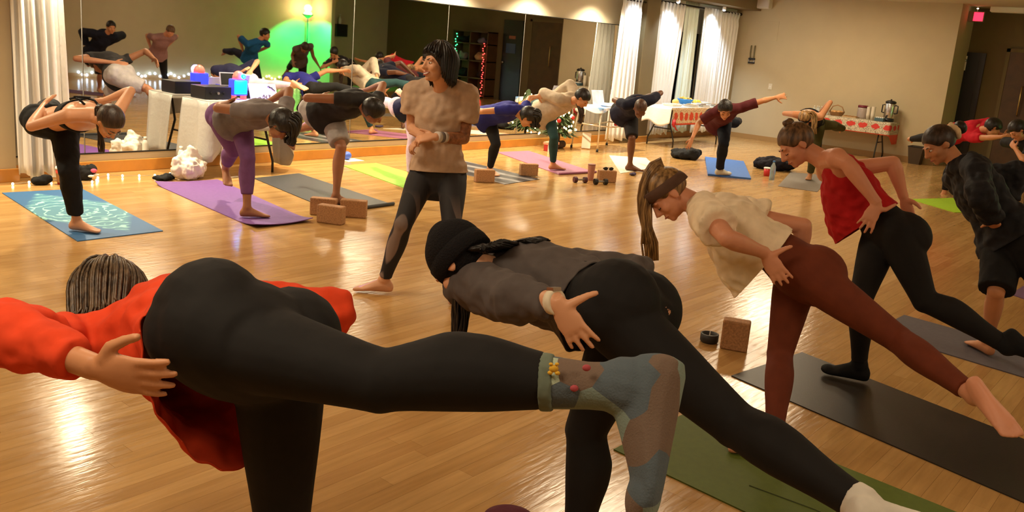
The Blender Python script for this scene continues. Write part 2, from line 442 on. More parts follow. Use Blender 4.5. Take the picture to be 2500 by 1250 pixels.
e = empty('ceiling_strip', (X1-.5, 3.3, ZC), 'pale strip light fitting on the ceiling near the timber door', 'light')
bev(Geo().box((-.06, -.5, -.09), (.06, .5, 0)).obj('housing', M_white, e), .01)
Geo().box((-.045, -.48, -.10), (.045, .48, -.088)).obj('diffuser', pbr('diffuser_off', (.7, .66, .55), .5), e)
# second black door, cubby shelf with bags, seen in the mirror
d3 = empty('door_3', (X1, 1.85, 0)); d3['kind'] = 'structure'
Geo().box((-.05, -.33, 0), (0, .33, 2.1)).obj('door_leaf', M_door, d3)
Geo().box((-.058, -.2, 1.25), (-.045, .12, 1.5)).obj('notice', pbr('notice_blue', s2l((60, 80, 120)), .6), d3)
Geo().box((-.058, -.12, 1.62), (-.045, .1, 1.7)).obj('notice', pbr('notice_red', s2l((150, 80, 60)), .6), d3)
d3o = Geo().ell((-.08, -.26, 1.0), np.eye(3), (.03, .03, .03)).obj('door_knob', M_steel, d3, True)
sh = empty('cubby_shelf', (X1-.2, .65, 0), 'dark wooden cubby shelf against the brown end wall', 'shelf')
for zz in (.05, .5, .95, 1.4, 1.72): Geo().box((-.2, -.65, zz), (.2, .65, zz+.03)).obj('shelf_board', M_dwood, sh)
for yy in (-.65, -.01, .62): Geo().box((-.2, yy, 0), (.2, yy+.03, 1.75)).obj('upright', M_dwood, sh)
# ================================================================== PROPS
def at2(x, y, z=0.): return np.array([x, y, z], float)
# ---- yoga mats
def mat_from(corners, name_label, mat, th=.006, curl=None, roll=None, under=None):
    """corners: far-left, far-right, near-right, near-left on the floor"""
    c = [np.array([p[0], p[1], 0.]) for p in corners]; o = sum(c)/4
    n = 24; top = []; 
    for i in range(n+1):
        t = i/n
        for j in range(9):
            u = j/8; q = lerp_(lerp_(c[0], c[1], u), lerp_(c[3], c[2], u), t)-o
            z = th
            if curl and t > 1-curl[0]: z += curl[1]*((t-(1-curl[0]))/curl[0])**2*(.4+.6*abs(2*u-1)**2)
            if curl and len(curl) > 2 and t < .08: z += curl[2]*(1-t/.08)**2*(1-u)**3
            top.append((q[0], q[1], z))
    F = []; m = 9; N = len(top)
    V = top+[(x, y, z-th*.97) for x, y, z in top]
    for i in range(n):
        for j in range(8):
            a = i*m+j; F.append((a, a+m, a+m+1, a+1)); F.append((N+a, N+a+1, N+a+m+1, N+a+m))
    for i in range(n):
        for j in (0, 8):
            a = i*m+j; F.append((a, a+m, N+a+m, N+a) if j else (a+m, a, N+a, N+a+m))
    for j in range(8):
        F.append((j, j+1, N+j+1, N+j)); a = n*m+j; F.append((a+1, a, N+a, N+a+1))
    e = empty('yoga_mat', o, name_label, 'yoga mat')
    mesh_obj('sheet', V, F, mat, e)
    if roll:
        a = c[3]-o; b = c[2]-o; g = Geo(); g.tube([a+(0, 0, roll), b+(0, 0, roll)], roll, 14); g.obj('rolled_end', mat, e, True)
    return e
def lerp_(a, b, t): return np.asarray(a)*(1-t)+np.asarray(b)*t
def gp(*pts): return [G(*p) for p in pts]
def matm(name, c, rough=.65, **k): return pbr(name, s2l(c), rough, spec=.35, noise=(30, .07), bump=(220, .25, .002), **k)
def mandala():
    m = pbr('blue_mandala_mat', s2l((52, 110, 150)), .55)
    nt = m.node_tree; b = nt.nodes['Principled BSDF']; N = nt.nodes.new; L = nt.links.new
    tc = N('ShaderNodeTexCoord'); mp = N('ShaderNodeMapping'); L(tc.outputs['Object'], mp.inputs['Vector'])
    vo = N('ShaderNodeTexVoronoi'); vo.feature = 'DISTANCE_TO_EDGE'; vo.inputs['Scale'].default_value = 5.5; L(mp.outputs['Vector'], vo.inputs['Vector'])
    wv = N('ShaderNodeTexWave'); wv.wave_type = 'RINGS'; wv.rings_direction = 'SPHERICAL'; wv.inputs['Scale'].default_value = 3.2; wv.inputs['Distortion'].default_value = 9; wv.inputs['Detail Scale'].default_value = 2.2; L(mp.outputs['Vector'], wv.inputs['Vector'])
    r1 = N('ShaderNodeValToRGB'); r1.color_ramp.elements[0].position = .86; r1.color_ramp.elements[0].color = (0, 0, 0, 1); r1.color_ramp.elements[1].position = .93; r1.color_ramp.elements[1].color = (1, 1, 1, 1)
    L(wv.outputs['Fac'], r1.inputs['Fac'])
    # diamond-shaped field
    sp = N('ShaderNodeSeparateXYZ'); L(tc.outputs['Object'], sp.inputs[0])
    ax = N('ShaderNodeMath'); ax.operation = 'ABSOLUTE'; L(sp.outputs['X'], ax.inputs[0])
    ay = N('ShaderNodeMath'); ay.operation = 'ABSOLUTE'; L(sp.outputs['Y'], ay.inputs[0])
    my = N('ShaderNodeMath'); my.operation = 'MULTIPLY_ADD'; my.inputs[1].default_value = .55; L(ay.outputs[0], my.inputs[0]); L(ax.outputs[0], my.inputs[2])
    cf = N('ShaderNodeMapRange'); cf.inputs[1].default_value = .40; cf.inputs[2].default_value = .46; cf.inputs[3].default_value = 1; cf.inputs[4].default_value = 0; L(my.outputs[0], cf.inputs[0])
    base = N('ShaderNodeMix'); base.data_type = 'RGBA'; base.inputs[6].default_value = s2l((40, 96, 146)); base.inputs[7].default_value = s2l((74, 134, 158)); L(cf.outputs[0], base.inputs[0])
    mul = N('ShaderNodeMath'); mul.operation = 'MULTIPLY'; L(r1.outputs['Color'], mul.inputs[0]); L(cf.outputs[0], mul.inputs[1])
    fin = N('ShaderNodeMix'); fin.data_type = 'RGBA'; fin.inputs[7].default_value = s2l((150, 214, 206)); L(mul.outputs[0], fin.inputs[0]); L(base.outputs[2], fin.inputs[6])
    L(fin.outputs[2], b.inputs['Base Color']); return m
mat_from(gp((5, 472), (200, 462), (398, 565), (189, 590)), 'blue yoga mat with pale mandala print under the black joggers', mandala())
mat_from(gp((379, 451), (531, 439), (764, 543), (623, 559)), 'purple yoga mat with curled front edge', matm('mat_purple', (112, 72, 138)), .006, (.16, .035, .03))
M_mdark = matm('mat_charcoal', (58, 60, 62), .45)
mat_from(gp((619, 436), (730, 424), (961, 501), (822, 520)), 'charcoal yoga mat with rolled end behind the cork blocks', M_mdark, .006, None, .016)
mat_from(gp((838, 405), (918, 399), (1085, 447), (985, 459)), 'lime green yoga mat behind the instructor', matm('mat_lime', (136, 186, 62)))
def striped():
    m = matm('mat_striped', (66, 66, 70), .4); nt = m.node_tree; b = nt.nodes['Principled BSDF']; N = nt.nodes.new; L = nt.links.new
    tc = N('ShaderNodeTexCoord'); w = N('ShaderNodeTexWave'); w.inputs['Scale'].default_value = 1.1; w.inputs['Distortion'].default_value = 3; w.inputs['Detail'].default_value = 2; L(tc.outputs['Object'], w.inputs['Vector'])
    r = N('ShaderNodeValToRGB'); r.color_ramp.elements[0].position = .6; r.color_ramp.elements[0].color = s2l((60, 60, 66)); r.color_ramp.elements[1].position = .85; r.color_ramp.elements[1].color = s2l((136, 132, 132))
    L(w.outputs['Fac'], r.inputs['Fac']); L(r.outputs['Color'], b.inputs['Base Color']); return m
mat_from(gp((1030, 399), (1106, 387), (1317, 438), (1232, 451)), 'dark grey streaked yoga mat between two cork blocks', striped())
mat_from(gp((1213, 372), (1291, 369), (1455, 422), (1365, 427)), 'mauve yoga mat with a dark rolled end', matm('mat_mauve', (150, 92, 122)), .006, None, .014)
mat_from(gp((1487, 380), (1577, 386), (1602, 409), (1515, 424)), 'white marbled yoga mat under the navy t-shirt and dark shorts', matm('mat_white', (206, 202, 186)))
mat_from(gp((1721, 386), (1815, 397), (1833, 439), (1728, 429)), 'thick bright blue exercise mat', matm('mat_blue', (66, 110, 186)), .025)
mat_from(gp((1930, 421), (2030, 430), (1995, 469), (1899, 455)), 'thin grey yoga mat near the back wall', matm('mat_grey', (120, 112, 104)))
mat_from(gp((2222, 487), (2330, 484), (2440, 522), (2330, 519)), 'bright yellow-green yoga mat beyond the hooded jacket', matm('mat_yellowgreen', (150, 190, 30)))
mat_from([(7.45, 1.12), (7.95, 1.1), (7.15, -.5), (6.55, -.45)], 'purple yoga mat at the edge of the room past the black shorts', matm('mat_violet', (104, 76, 110)))
mat_from([(5.48, 1.52), (6.06, 1.50), (5.88, -.15), (5.28, -.12)], 'slate blue yoga mat under the black shorts', matm('mat_slate', (92, 88, 96)), .006)
mat_from([(4.02, 1.76), (4.70, 1.66), (4.32, .12), (3.66, .08)], 'black yoga mat under the red tank top', matm('mat_black', (42, 38, 34), .4))
gm = mat_from([(2.84, 1.70), (3.50, 1.68), (3.38, -.06), (2.72, -.02)], 'olive green yoga mat under the rust leggings', matm('mat_green', (88, 104, 34)))
g = Geo()
g.tube([(-.12, .35, .0063), (-.10, .1, .0063), (-.13, -.2, .0063), (-.16, -.6, .0063)], .003, 4); g.obj('stitch_line', pbr('mat_line', s2l((50, 62, 18)), .7), gm)

# ---- cork blocks
M_cork = pbr('cork', s2l((168, 124, 84)), .8, noise=(90, .28), bump=(120, .3, .003))
def block(x, y, rz, dims, label, z=.001):
    g = Geo().box((-dims[0]/2, -dims[1]/2, 0), (dims[0]/2, dims[1]/2, dims[2]))
    o = g.obj('cork_block', M_cork); o.location = (x, y, z); o.rotation_euler = (0, 0, radians(rz)); bev(o, .01, 3)
    return tag(o, label, 'yoga block')
block(4.46, 5.60, -65, (.225, .09, .15), 'cork block at the front of the cluster by the purple mat')
block(4.60, 5.88, -50, (.225, .085, .15), 'cork block in the middle of the cluster by the bare foot')
block(4.78, 5.70, -48, (.225, .09, .15), 'cork block touching the end of the charcoal mat')
block(7.29, 6.45, -28, (.225, .09, .145), 'cork block in front of the black-legging foot on the streaked mat')
block(8.17, 6.52, -30, (.225, .08, .145), 'cork block standing at the edge of the streaked mat', .006)
block(8.80, 5.80, -35, (.225, .09, .145), 'cork block topped with sunglasses beside the mauve mat')
block(4.43, 1.95, -68, (.15, .085, .17), 'cork block upright on the bare floor beside the black puck')
# ---- small things on the floor
e = empty('candle_puck', (4.42, 2.10, 0), 'small black round holder with a white wick beside the upright cork block', 'candle')
Geo().lathe((0, 0, 0), [(.045, 0), (.052, .01), (.052, .05), (.044, .052), (.040, .034)], 24).obj('holder', pbr('black_rubber', (.02, .02, .02), .5), e, True)
Geo().tube([(0, 0, .03), (.006, .002, .062)], .003, 6).obj('wick', M_white, e)
e = empty('sunglasses', (8.80, 5.79, .147), 'dark sunglasses folded on a cork block', 'glasses', rz=radians(-35))
for s_ in (-.035, .035):
    Geo().ell((s_, -.012, .021), np.eye(3), (.03, .006, .021), 12, 8).obj('lens', M_blackp, e, True)
    Geo().tube([(s_*1.8, -.012, .030), (s_*1.75, .020, .014), (s_*.5, .028, .005)], .004, 6).obj('temple', M_blackp, e)
Geo().tube([(-.012, -.012, .030), (0, -.016, .034), (.012, -.012, .030)], .004, 6).obj('bridge', M_blackp, e)
e = empty('tumbler', (8.72, 5.98, 0), 'tall pinkish tumbler beside the cork block with sunglasses', 'cup')
Geo().lathe((0, 0, 0), [(.034, 0), (.036, .005), (.046, .18), (.046, .19)], 20).obj('cup_body', pbr('pink_clay', s2l((176, 120, 104)), .5), e, True)
Geo().lathe((0, 0, .185), [(.047, 0), (.048, .012), (.04, .016)], 20).obj('lid', pbr('pink_lid', s2l((150, 100, 88)), .5), e, True)
M_maroon = pbr('maroon_vinyl', s2l((70, 24, 38)), .5)
for k, (x, y, m, lb) in enumerate(((8.42, 5.92, M_maroon, 'maroon hand weight at the end of the mauve mat'), (8.56, 5.72, M_blackp, 'black hand weight next to the pinkish tumbler'))):
    e = empty('hand_weight', (x, y, 0), lb, 'dumbbell', rz=-.5)
    for s in (-1, 1): Geo().tube([(s*.045, 0, .036), (s*.085, 0, .036)], .036, 8).obj('head', m, e)
    Geo().tube([(-.05, 0, .036), (.05, 0, .036)], .013, 8).obj('handle', M_steel, e)
e = empty('massage_ball', (6.82, 8.30, 0), 'blue and white ball resting on a sheet of paper by the baseboard', 'ball')
Geo().ell((0, 0, .055), np.eye(3), (.055, .055, .05), 16, 10).obj('ball', pbr('ball_blue', s2l((70, 100, 200)), .4), e, True)
Geo().box((-.08, -.14, 0), (.16, .06, .004)).obj('paper', M_white, e)
e = empty('coffee_cup', (3.33, 8.03, 0), 'paper coffee cup with white lid and brown sleeve beside the curtain', 'cup')
Geo().lathe((0, 0, 0), [(.030, 0), (.044, .14)], 24).obj('cup_body', pbr('cup_red', s2l((190, 60, 40)), .5), e, True)
Geo().lathe((0, 0, .02), [(.0335, 0), (.0425, .085)], 24, False).obj('sleeve', pbr('kraft', s2l((170, 120, 70)), .8), e, True)
Geo().lathe((0, 0, .138), [(.047, 0), (.047, .012), (.041, .026), (.02, .026)], 24).obj('lid', M_white, e, True)
e = empty('water_bottle', (11.45, 4.84, 0), 'clear bluish plastic water bottle on the floor by the dark clothes', 'bottle')
Geo().lathe((0, 0, 0), [(.034, 0), (.038, .01), (.036, .06), (.038, .12), (.037, .18), (.016, .23), (.014, .25)], 20).obj('bottle_body', pbr('bottle_plastic', (.5, .68, .78), .1, trans=.7, ior=1.4), e, True)
Geo().lathe((0, 0, .248), [(.017, 0), (.017, .02)], 16).obj('cap', pbr('cap_blue', s2l((60, 120, 190)), .4), e, True)
e = empty('travel_mug', (11.75, 5.05, 0), 'small red mug with white rim beside the water bottle', 'cup')
Geo().lathe((0, 0, 0), [(.04, 0), (.05, .11)], 18).obj('cup_body', pbr('mug_red', s2l((190, 40, 40)), .4), e, True)
Geo().lathe((0, 0, .108), [(.052, 0), (.052, .014), (.04, .018)], 18).obj('rim', M_white, e, True)
c0 = G(1238, 1322)
e = empty('round_cushion', c0, 'round maroon cushion on the floor between the two black-legging legs', 'cushion')
Geo().lathe((0, 0, 0), [(.06, 0), (.085, .012), (.095, .05), (.085, .085), (.05, .104), (.01, .108)], 36).obj('cushion', cloth('maroon_cloth', s2l((84, 30, 44))), e, True)
Geo().tube([(.096*cos(a), .096*sin(a), .052) for a in np.linspace(0, 2*pi, 40)], .004, 6).obj('piping', MATS['maroon_cloth'], e, True)

# ---- heaps of clothes
def quick_remesh(g, name, mat, parent, vox, disp=(.07, .05), smooth=2, loc=None):
    o = g.obj(name, mat, None, True)
    m = o.modifiers.new('r', 'REMESH'); m.mode = 'VOXEL'; m.voxel_size = vox; m.use_smooth_shade = True
    m = o.modifiers.new('s', 'SMOOTH'); m.iterations = smooth
    tx = bpy.data.textures.new('fold', 'CLOUDS'); tx.noise_scale = disp[0]; tx.noise_depth = 2
    m = o.modifiers.new('d', 'DISPLACE'); m.texture = tx; m.strength = disp[1]; m.mid_level = .5; m.texture_coords = 'LOCAL'
    dg = bpy.context.evaluated_depsgraph_get(); nm = bpy.data.meshes.new_from_object(o.evaluated_get(dg))
    o.modifiers.clear(); o.data = nm; nm.materials.clear(); nm.materials.append(mat)
    z = np.zeros(len(nm.vertices)*3); nm.vertices.foreach_get('co', z); z = z.reshape(-1, 3); z[:, 2] = np.maximum(z[:, 2], .001); nm.vertices.foreach_set('co', z.ravel())
    if loc is not None: o.location = loc
    if parent: o.parent = parent
    return o
def heap(name, x, y, rx, ry, h, mat, label, cat, seed=0, rz=0., z=0., n=9, disp=(.07, .05), vox=.014):
    rr = np.random.RandomState(seed); g = Geo()
    g.ell((0, 0, h*.32), np.eye(3), (rx*.8, ry*.8, h*.38))
    for i in range(n):
        a = rr.rand()*6.28; q = rr.rand()**.6; s = .25+.3*rr.rand()
        g.ell((cos(a)*q*rx*.7, sin(a)*q*ry*.7, h*(.25+.45*rr.rand()*(1-q*.6))), np.eye(3), (rx*s, ry*s, h*(.25+.2*rr.rand())), 10, 7)
    o = quick_remesh(g, name, mat, None, vox, disp, 2, (x, y, z)); o.rotation_euler = (0, 0, rz)
    return tag(o, label, cat)
M_navyh = cloth('navy_heap_cloth', s2l((26, 24, 34))); M_blkh = cloth('black_heap_cloth', s2l((26, 25, 26))); M_whth = cloth('white_heap_cloth', s2l((228, 220, 210)))
heap('jacket_heap', 12.15, 6.58, .30, .20, .22, M_blkh, 'black jacket heaped on the floor next to the thick blue mat', 'jacket', 1, -.6)
heap('jacket_heap', 12.60, 5.30, .36, .24, .26, M_navyh, 'dark navy clothes heaped behind the water bottle', 'jacket', 2, -.6)
jk = heap('jacket_heap', 3.605, 8.17, .10, .095, .19, M_blkh, 'black jacket with coloured lining by the baseboard under the first mirror', 'jacket', 3, 0, 0, 9, (.06, .03), .011)
Geo().ell((.055, -.055, .09), np.eye(3), (.032, .026, .02), 12, 8).obj('lining', cloth('lining_pink', s2l((214, 92, 120))), jk, True)
for q_ in ((.02, -.08, .045), (.075, -.06, .05)): Geo().ell(q_, np.eye(3), (.03, .018, .012), 12, 8).obj('lining', cloth('lining_white', s2l((206, 200, 192))), jk, True)
heap('shoe_heap', 3.19, 8.07, .085, .065, .11, M_blkh, 'black shoes and bag heaped under the white curtain', 'shoes', 4, 0, 0, 9, (.05, .025), .010)
e = heap('tote_bag', 4.50, 7.86, .20, .155, .33, M_whth, 'crumpled white cloth bag on the floor beside the white-clothed table', 'bag', 5, .3, 0, 10, (.06, .08), .012)
heap('black_pouch', 4.23, 7.88, .12, .09, .07, M_blkh, 'black pouch lying against the white cloth bag', 'bag', 6)  # black pouch, shaped as a small cloth heap
heap('strap_heap', G(1545, 428)[0], G(1545, 428)[1], .09, .05, .04, cloth('violet_strap', s2l((70, 60, 84))), 'small violet strap on the edge of the white mat', 'strap', 7, 0, .006, 5, (.05, .01), .008)
g = Geo()
for p_, c_ in (((-.02, -.12, .08), 0), ((.05, -.13, .05), 0)): pass
bt = empty('plastic_bottle', (4.53, 8.10, 0), 'small white bottle with cap behind the cloth bag', 'bottle')
Geo().lathe((0, 0, 0), [(.03, 0), (.032, .02), (.032, .22), (.016, .26)], 16).obj('bottle_body', M_white, bt, True)
Geo().lathe((0, 0, .258), [(.018, 0), (.018, .03)], 14).obj('cap', M_white, bt, True)

# ---- folding tables
M_tleg = pbr('dark_table_leg', (.05, .045, .04), .4, metal=.7)
M_tdeck = pbr('table_deck', s2l((196, 190, 178)), .5)
def folding_table(x0, x1, y0, y1, h, label, axis='x'):
    e = empty('folding_table', ((x0+x1)/2, (y0+y1)/2, 0), label, 'table')
    a, b = (x1-x0)/2, (y1-y0)/2
    bev(Geo().box((-a, -b, h-.035), (a, b, h)).obj('table_top', M_tdeck, e), .008)
    for s in (-1, 1):
        for q in (-1, 1):
            g = Geo()
            if axis == 'x': g.tube([(s*(a-.2), q*(b-.10), h-.03), (s*(a-.22), q*(b-.14), h*.6), (s*(a-.2), q*(b-.02), .12), (s*(a-.2), q*(b-.02), 0)], .013, 8)
            else: g.tube([(q*(a-.10), s*(b-.2), h-.03), (q*(a-.14), s*(b-.22), h*.6), (q*(a-.02), s*(b-.2), .12), (q*(a-.02), s*(b-.2), 0)], .013, 8)
            g.obj('leg', M_tleg, e, True)
        g = Geo()
        if axis == 'x': g.tube([(s*(a-.22), -b+.12, h*.45), (s*(a-.22), b-.12, h*.45)], .010, 8)
        else: g.tube([(-a+.12, s*(b-.22), h*.45), (a-.12, s*(b-.22), h*.45)], .010, 8)
        g.obj('crossbar', M_tleg, e, True)
    return e
def drape(path, ztop, hem, mat, label, center, top_poly=None, amp=.02, freq=16, name='tablecloth', seed=0, group=None, flare=.05):
    """skirt hanging along a horizontal path; hem(u) is the height of its lower edge"""
    P = [np.array([p[0], p[1], 0.]) for p in path]; seg = [np.linalg.norm(P[i+1]-P[i]) for i in range(len(P)-1)]; T = sum(seg); n = int(T/.025); V = []; F = []; m = 9
    cen = np.array([center[0], center[1], 0.])
    for i in range(n+1):
        d = T*i/n; k = 0; dd = d
        while k < len(seg)-1 and dd > seg[k]: dd -= seg[k]; k += 1
        p = P[k]+(P[k+1]-P[k])*(dd/seg[k]); t = nrm(P[k+1]-P[k]); out = np.array([t[1], -t[0], 0.])
        if out@(p-cen) < 0: out = -out
        u = i/n; hz = hem(u)
        for j in range(m):
            v = j/(m-1); w = amp*v**.7*(sin(freq*d+seed)+.5*sin(freq*1.9*d+seed*2))
            q = p+out*(.008+flare*v+w); V.append((q[0]-cen[0], q[1]-cen[1], ztop+(hz-ztop)*v))
    for i in range(n):
        for j in range(m-1):
            a = i*m+j; F.append((a, a+1, a+m+1, a+m))
    if top_poly:
        b = len(V)
        for q in top_poly: V.append((q[0]-cen[0], q[1]-cen[1], ztop+.001))
        F.append(tuple(range(b, b+len(top_poly))))
    o = mesh_obj(name, V, F, mat, None, True); o.location = (cen[0], cen[1], 0)
    s = o.modifiers.new('thick', 'SOLIDIFY'); s.thickness = .003; s.offset = 1
    return tag(o, label, 'tablecloth', group)
M_silverc = pbr('silver_white_satin', s2l((182, 178, 172)), .35, spec=.5, bump=(18, .35, .02))
TX0, TX1, TY0, TY1 = 4.70, 5.66, 7.86, 8.36
folding_table(TX0, TX1, TY0, TY1, .755, 'folding table with music gear against the mirrors')
def hem1(u):
    if u < .25: return .12
    if u < .42: return .12+.36*(u-.25)/.17
    if u < .70: return .48+.02*sin(u*30)
    return .48-.44*min(1, (u-.70)/.14)
drape([(TX0, TY1), (TX0, TY0), (TX1, TY0), (TX1, TY1-.1)], .757, hem1, M_silverc, 'silvery white cloth draped over the music table, trailing at its corners', ((TX0+TX1)/2, (TY0+TY1)/2), [(TX0, TY0), (TX1, TY0), (TX1, TY1), (TX0, TY1)], .022, 17, seed=1)
# lantern that throws blue light
M_cy = glow('lantern_cyan', (0., .75, 1.), 5.); M_bl = glow('lantern_blue', (.02, .03, 1.), 3.); M_rd = glow('lantern_red', (1., .10, .07), 1.4)
lx, ly = 5.16, 8.08
e = empty('light_tower', (lx, ly, .757), 'glowing toy-like lamp tower, cyan body with red dome, on the music table', 'lamp')
bev(Geo().box((-.075, -.05, .06), (.075, .05, .205)).obj('lit_panel', M_cy, e), .01)
bev(Geo().box((-.085, -.045, .045), (.085, .055, .215)).obj('blue_case', M_bl, e), .012)
Geo().lathe((0, 0, .213), [(.062, 0), (.060, .03), (.045, .066), (.02, .084), (.002, .088)], 20).obj('dome', M_rd, e, True)
Geo().ell((.02, -.055, .245), np.eye(3), (.028, .02, .028)).obj('round_light', M_cy, e, True)
for s in (-1, 1): Geo().box((s*.06-.012, -.04, 0), (s*.06+.012, .04, .06)).obj('foot', M_rd, e)
bl = point('lantern_glow', (lx+.03, ly-.12, 1.0), 9, (.12, .10, 1.), .05)
spot('lantern_beam', (lx+.02, ly-.10, .98), (4.55, 6.35, .62), 70, (.10, .12, 1.), .22, .6, .02)
M_amp = pbr('black_plastic', (.012, .012, .014), .35)
e = empty('amplifier', (4.92, 8.16, .757), 'black amplifier box with knobs next to the glowing lamp tower', 'amplifier')
bev(Geo().box((-.17, -.13, .006), (.13, .15, .135)).obj('case', M_amp, e), .006)
for k in range(3): Geo().tube([(-.10+.07*k, -.13, .07), (-.10+.07*k, -.15, .07)], .014, 10).obj('knob', M_steel if k == 1 else M_amp, e)
e = empty('mixer', (5.44, 8.24, .762), 'low black mixer deck behind the drawn sign', 'mixer')
bev(Geo().box((-.18, -.10, .0), (.18, .12, .09)).obj('case', M_amp, e), .006)
for k in range(4): Geo().box((-.14+.08*k, -.06, .09), (-.12+.08*k, .04, .10)).obj('fader', M_steel, e)
e = empty('tablet', (5.36, 8.325, .8525), 'white-backed tablet standing on the music table', 'tablet')
ax3 = np.array([[.985, .17, 0], [-.15, .87, -.47], [-.08, .46, .88]])
bev(Geo().box((-.085, -.006, .0), (.085, .006, .15), np.array([[.98, .2, 0], [-.2, .95, .22], [.02, -.2, .97]]), (0, 0, 0)).obj('case', pbr('tablet_white', s2l((210, 205, 220)), .4), e), .005)
Geo().box((-.072, .006, .012), (.072, .0075, .138), np.array([[.98, .2, 0], [-.2, .95, .22], [.02, -.2, .97]])).obj('screen', M_amp, e)
e = empty('drawn_sign', (5.44, 8.02, .7612), 'white sheet with hand-drawn black marks propped on the music table', 'sign')
axs = np.array([[.99, .10, 0.], [-.10, .95, -.28], [-.03, .28, .96]])
axs = np.array([[.99, -.10, 0.], [.09, .95, .30], [-.03, -.30, .95]]); axs[2] = np.array([-.03, .30, .95]); axs[1] = np.cross(axs[2], axs[0])
Geo().box((-.16, -.002, 0), (.16, .002, .175), axs).obj('sheet', pbr('sign_paper', s2l((214, 206, 226)), .7), e)
g = Geo()
def mark(pts):
    g.tube([np.array([x, -.004, z]) @ axs for x, z in pts], .0032, 4)
mark([(-.015, .035), (.0, .055), (.01, .03), (-.005, .012), (-.02, .02)]); mark([(.035, .05), (.02, .03), (.03, .012), (.05, .014)]); mark([(.055, .052), (.075, .05), (.06, .03), (.08, .012)])
mark([(.06, .15), (.09, .14), (.12, .12), (.14, .10)]); mark([(.08, .155), (.085, .13)]); mark([(.11, .14), (.115, .115)]); mark([(-.07, .02), (-.05, .028), (-.035, .016)]); mark([(-.12, .012), (-.10, .02)])
g.obj('drawing', M_blackp, e)
def cloth_y(x, z):
    d = (TY1-TY0)+(x-TX0); v = min(1., max(0., (.757-z)/(.757-.12))); return TY0-(.008+.05*v+.022*v**.7*(sin(17*d+1)+.5*sin(17*1.9*d+2)))
g = Geo(); cz = [.745, .66, .56, .46, .38, .30, .21, .14]; cx = [4.80, 4.81, 4.795, 4.79, 4.80, 4.82, 4.80, 4.79]
g.tube([(x, cloth_y(x, z)-.011, z) for x, z in zip(cx, cz)]+[(4.79, 7.74, .05), (4.81, 7.72, .008), (4.95, 7.74, .008)], .008, 8)
tag(g.obj('power_cable', M_white, None, True), 'white cable running down the front of the silvery cloth', 'cable')

# ---- walking-frame stand with cloth, paper and red grips
e = empty('frame_stand', (11.70, 7.86, 0), 'aluminium four-legged stand with red grips under a blue and white cloth', 'stand')
M_alu = pbr('aluminium', (.75, .68, .55), .35, metal=.9)
for sx in (-1, 1):
    for sy in (-1, 1):
        g = Geo(); g.tube([(sx*.44, sy*.20, .66), (sx*.47, sy*.23, .34), (sx*.50, sy*.25, .02)], .014, 8); lg = g.obj('leg', M_alu, e, True)
        Geo().lathe((sx*.50, sy*.25, 0), [(.02, 0), (.018, .04)], 10).obj('rubber_tip', M_blackp, lg, True)
for sy in (-1, 1): Geo().tube([(-.46, sy*.22, .40), (0, sy*.20, .37), (.46, sy*.22, .40)], .011, 8).obj('crossbar', M_alu, e, True)
for sx in (-1, 1): Geo().tube([(sx*.46, -.22, .40), (sx*.46, .22, .40)], .011, 8).obj('side_bar', M_alu, e, True)
M_redg = pbr('red_grip', s2l((170, 24, 34)), .5)
for sx in (-.02, .46): Geo().tube([(sx, -.23, .58), (sx+.01, -.23, .40)], .035, 10).obj('grip', M_redg, e, True)
bev(Geo().box((-.52, -.26, .655), (.52, .26, .68)).obj('top', M_tdeck, e), .006)
def bluewhite():
    m = pbr('blue_white_cloth', s2l((226, 228, 236)), .7); nt = m.node_tree; b = nt.nodes['Principled BSDF']; N = nt.nodes.new; L = nt.links.new
    tc = N('ShaderNodeTexCoord'); n = N('ShaderNodeTexNoise'); n.inputs['Scale'].default_value = 6; L(tc.outputs['Object'], n.inputs['Vector'])
    r = N('ShaderNodeValToRGB'); r.color_ramp.elements[0].position = .52; r.color_ramp.elements[0].color = s2l((228, 228, 234)); r.color_ramp.elements[1].position = .62; r.color_ramp.elements[1].color = s2l((120, 168, 226)); L(n.outputs['Fac'], r.inputs['Fac']); L(r.outputs['Color'], b.inputs['Base Color']); return m
M_bw = bluewhite()
drape([(11.18, 8.12), (11.18, 7.60), (12.22, 7.60), (12.22, 8.12)], .682, lambda u: .62+.03*sin(u*22), M_bw, 'blue and white patterned cloth on the aluminium stand', (11.70, 7.86), [(11.18, 7.60), (12.22, 7.60), (12.22, 8.12), (11.18, 8.12)], .008, 20, seed=2, flare=.01)
heap('napkin_heap', 11.75, 7.80, .28, .13, .07, M_bw, 'crumpled blue and white napkins on the aluminium stand', 'napkins', 9, 0, .686, 7, (.05, .02))
o = Geo().box((-.16, -.003, 0), (.16, .003, .24), np.array([[1, 0, 0], [0, .96, .26], [0, .26, .96]])).obj('paper_sign', pbr('grey_print', s2l((190, 186, 200)), .7, noise=(7, .25))); o.location = (11.72, 8.02, .686)
tag(o, 'greyish printed sheet propped up on the aluminium stand', 'sign')

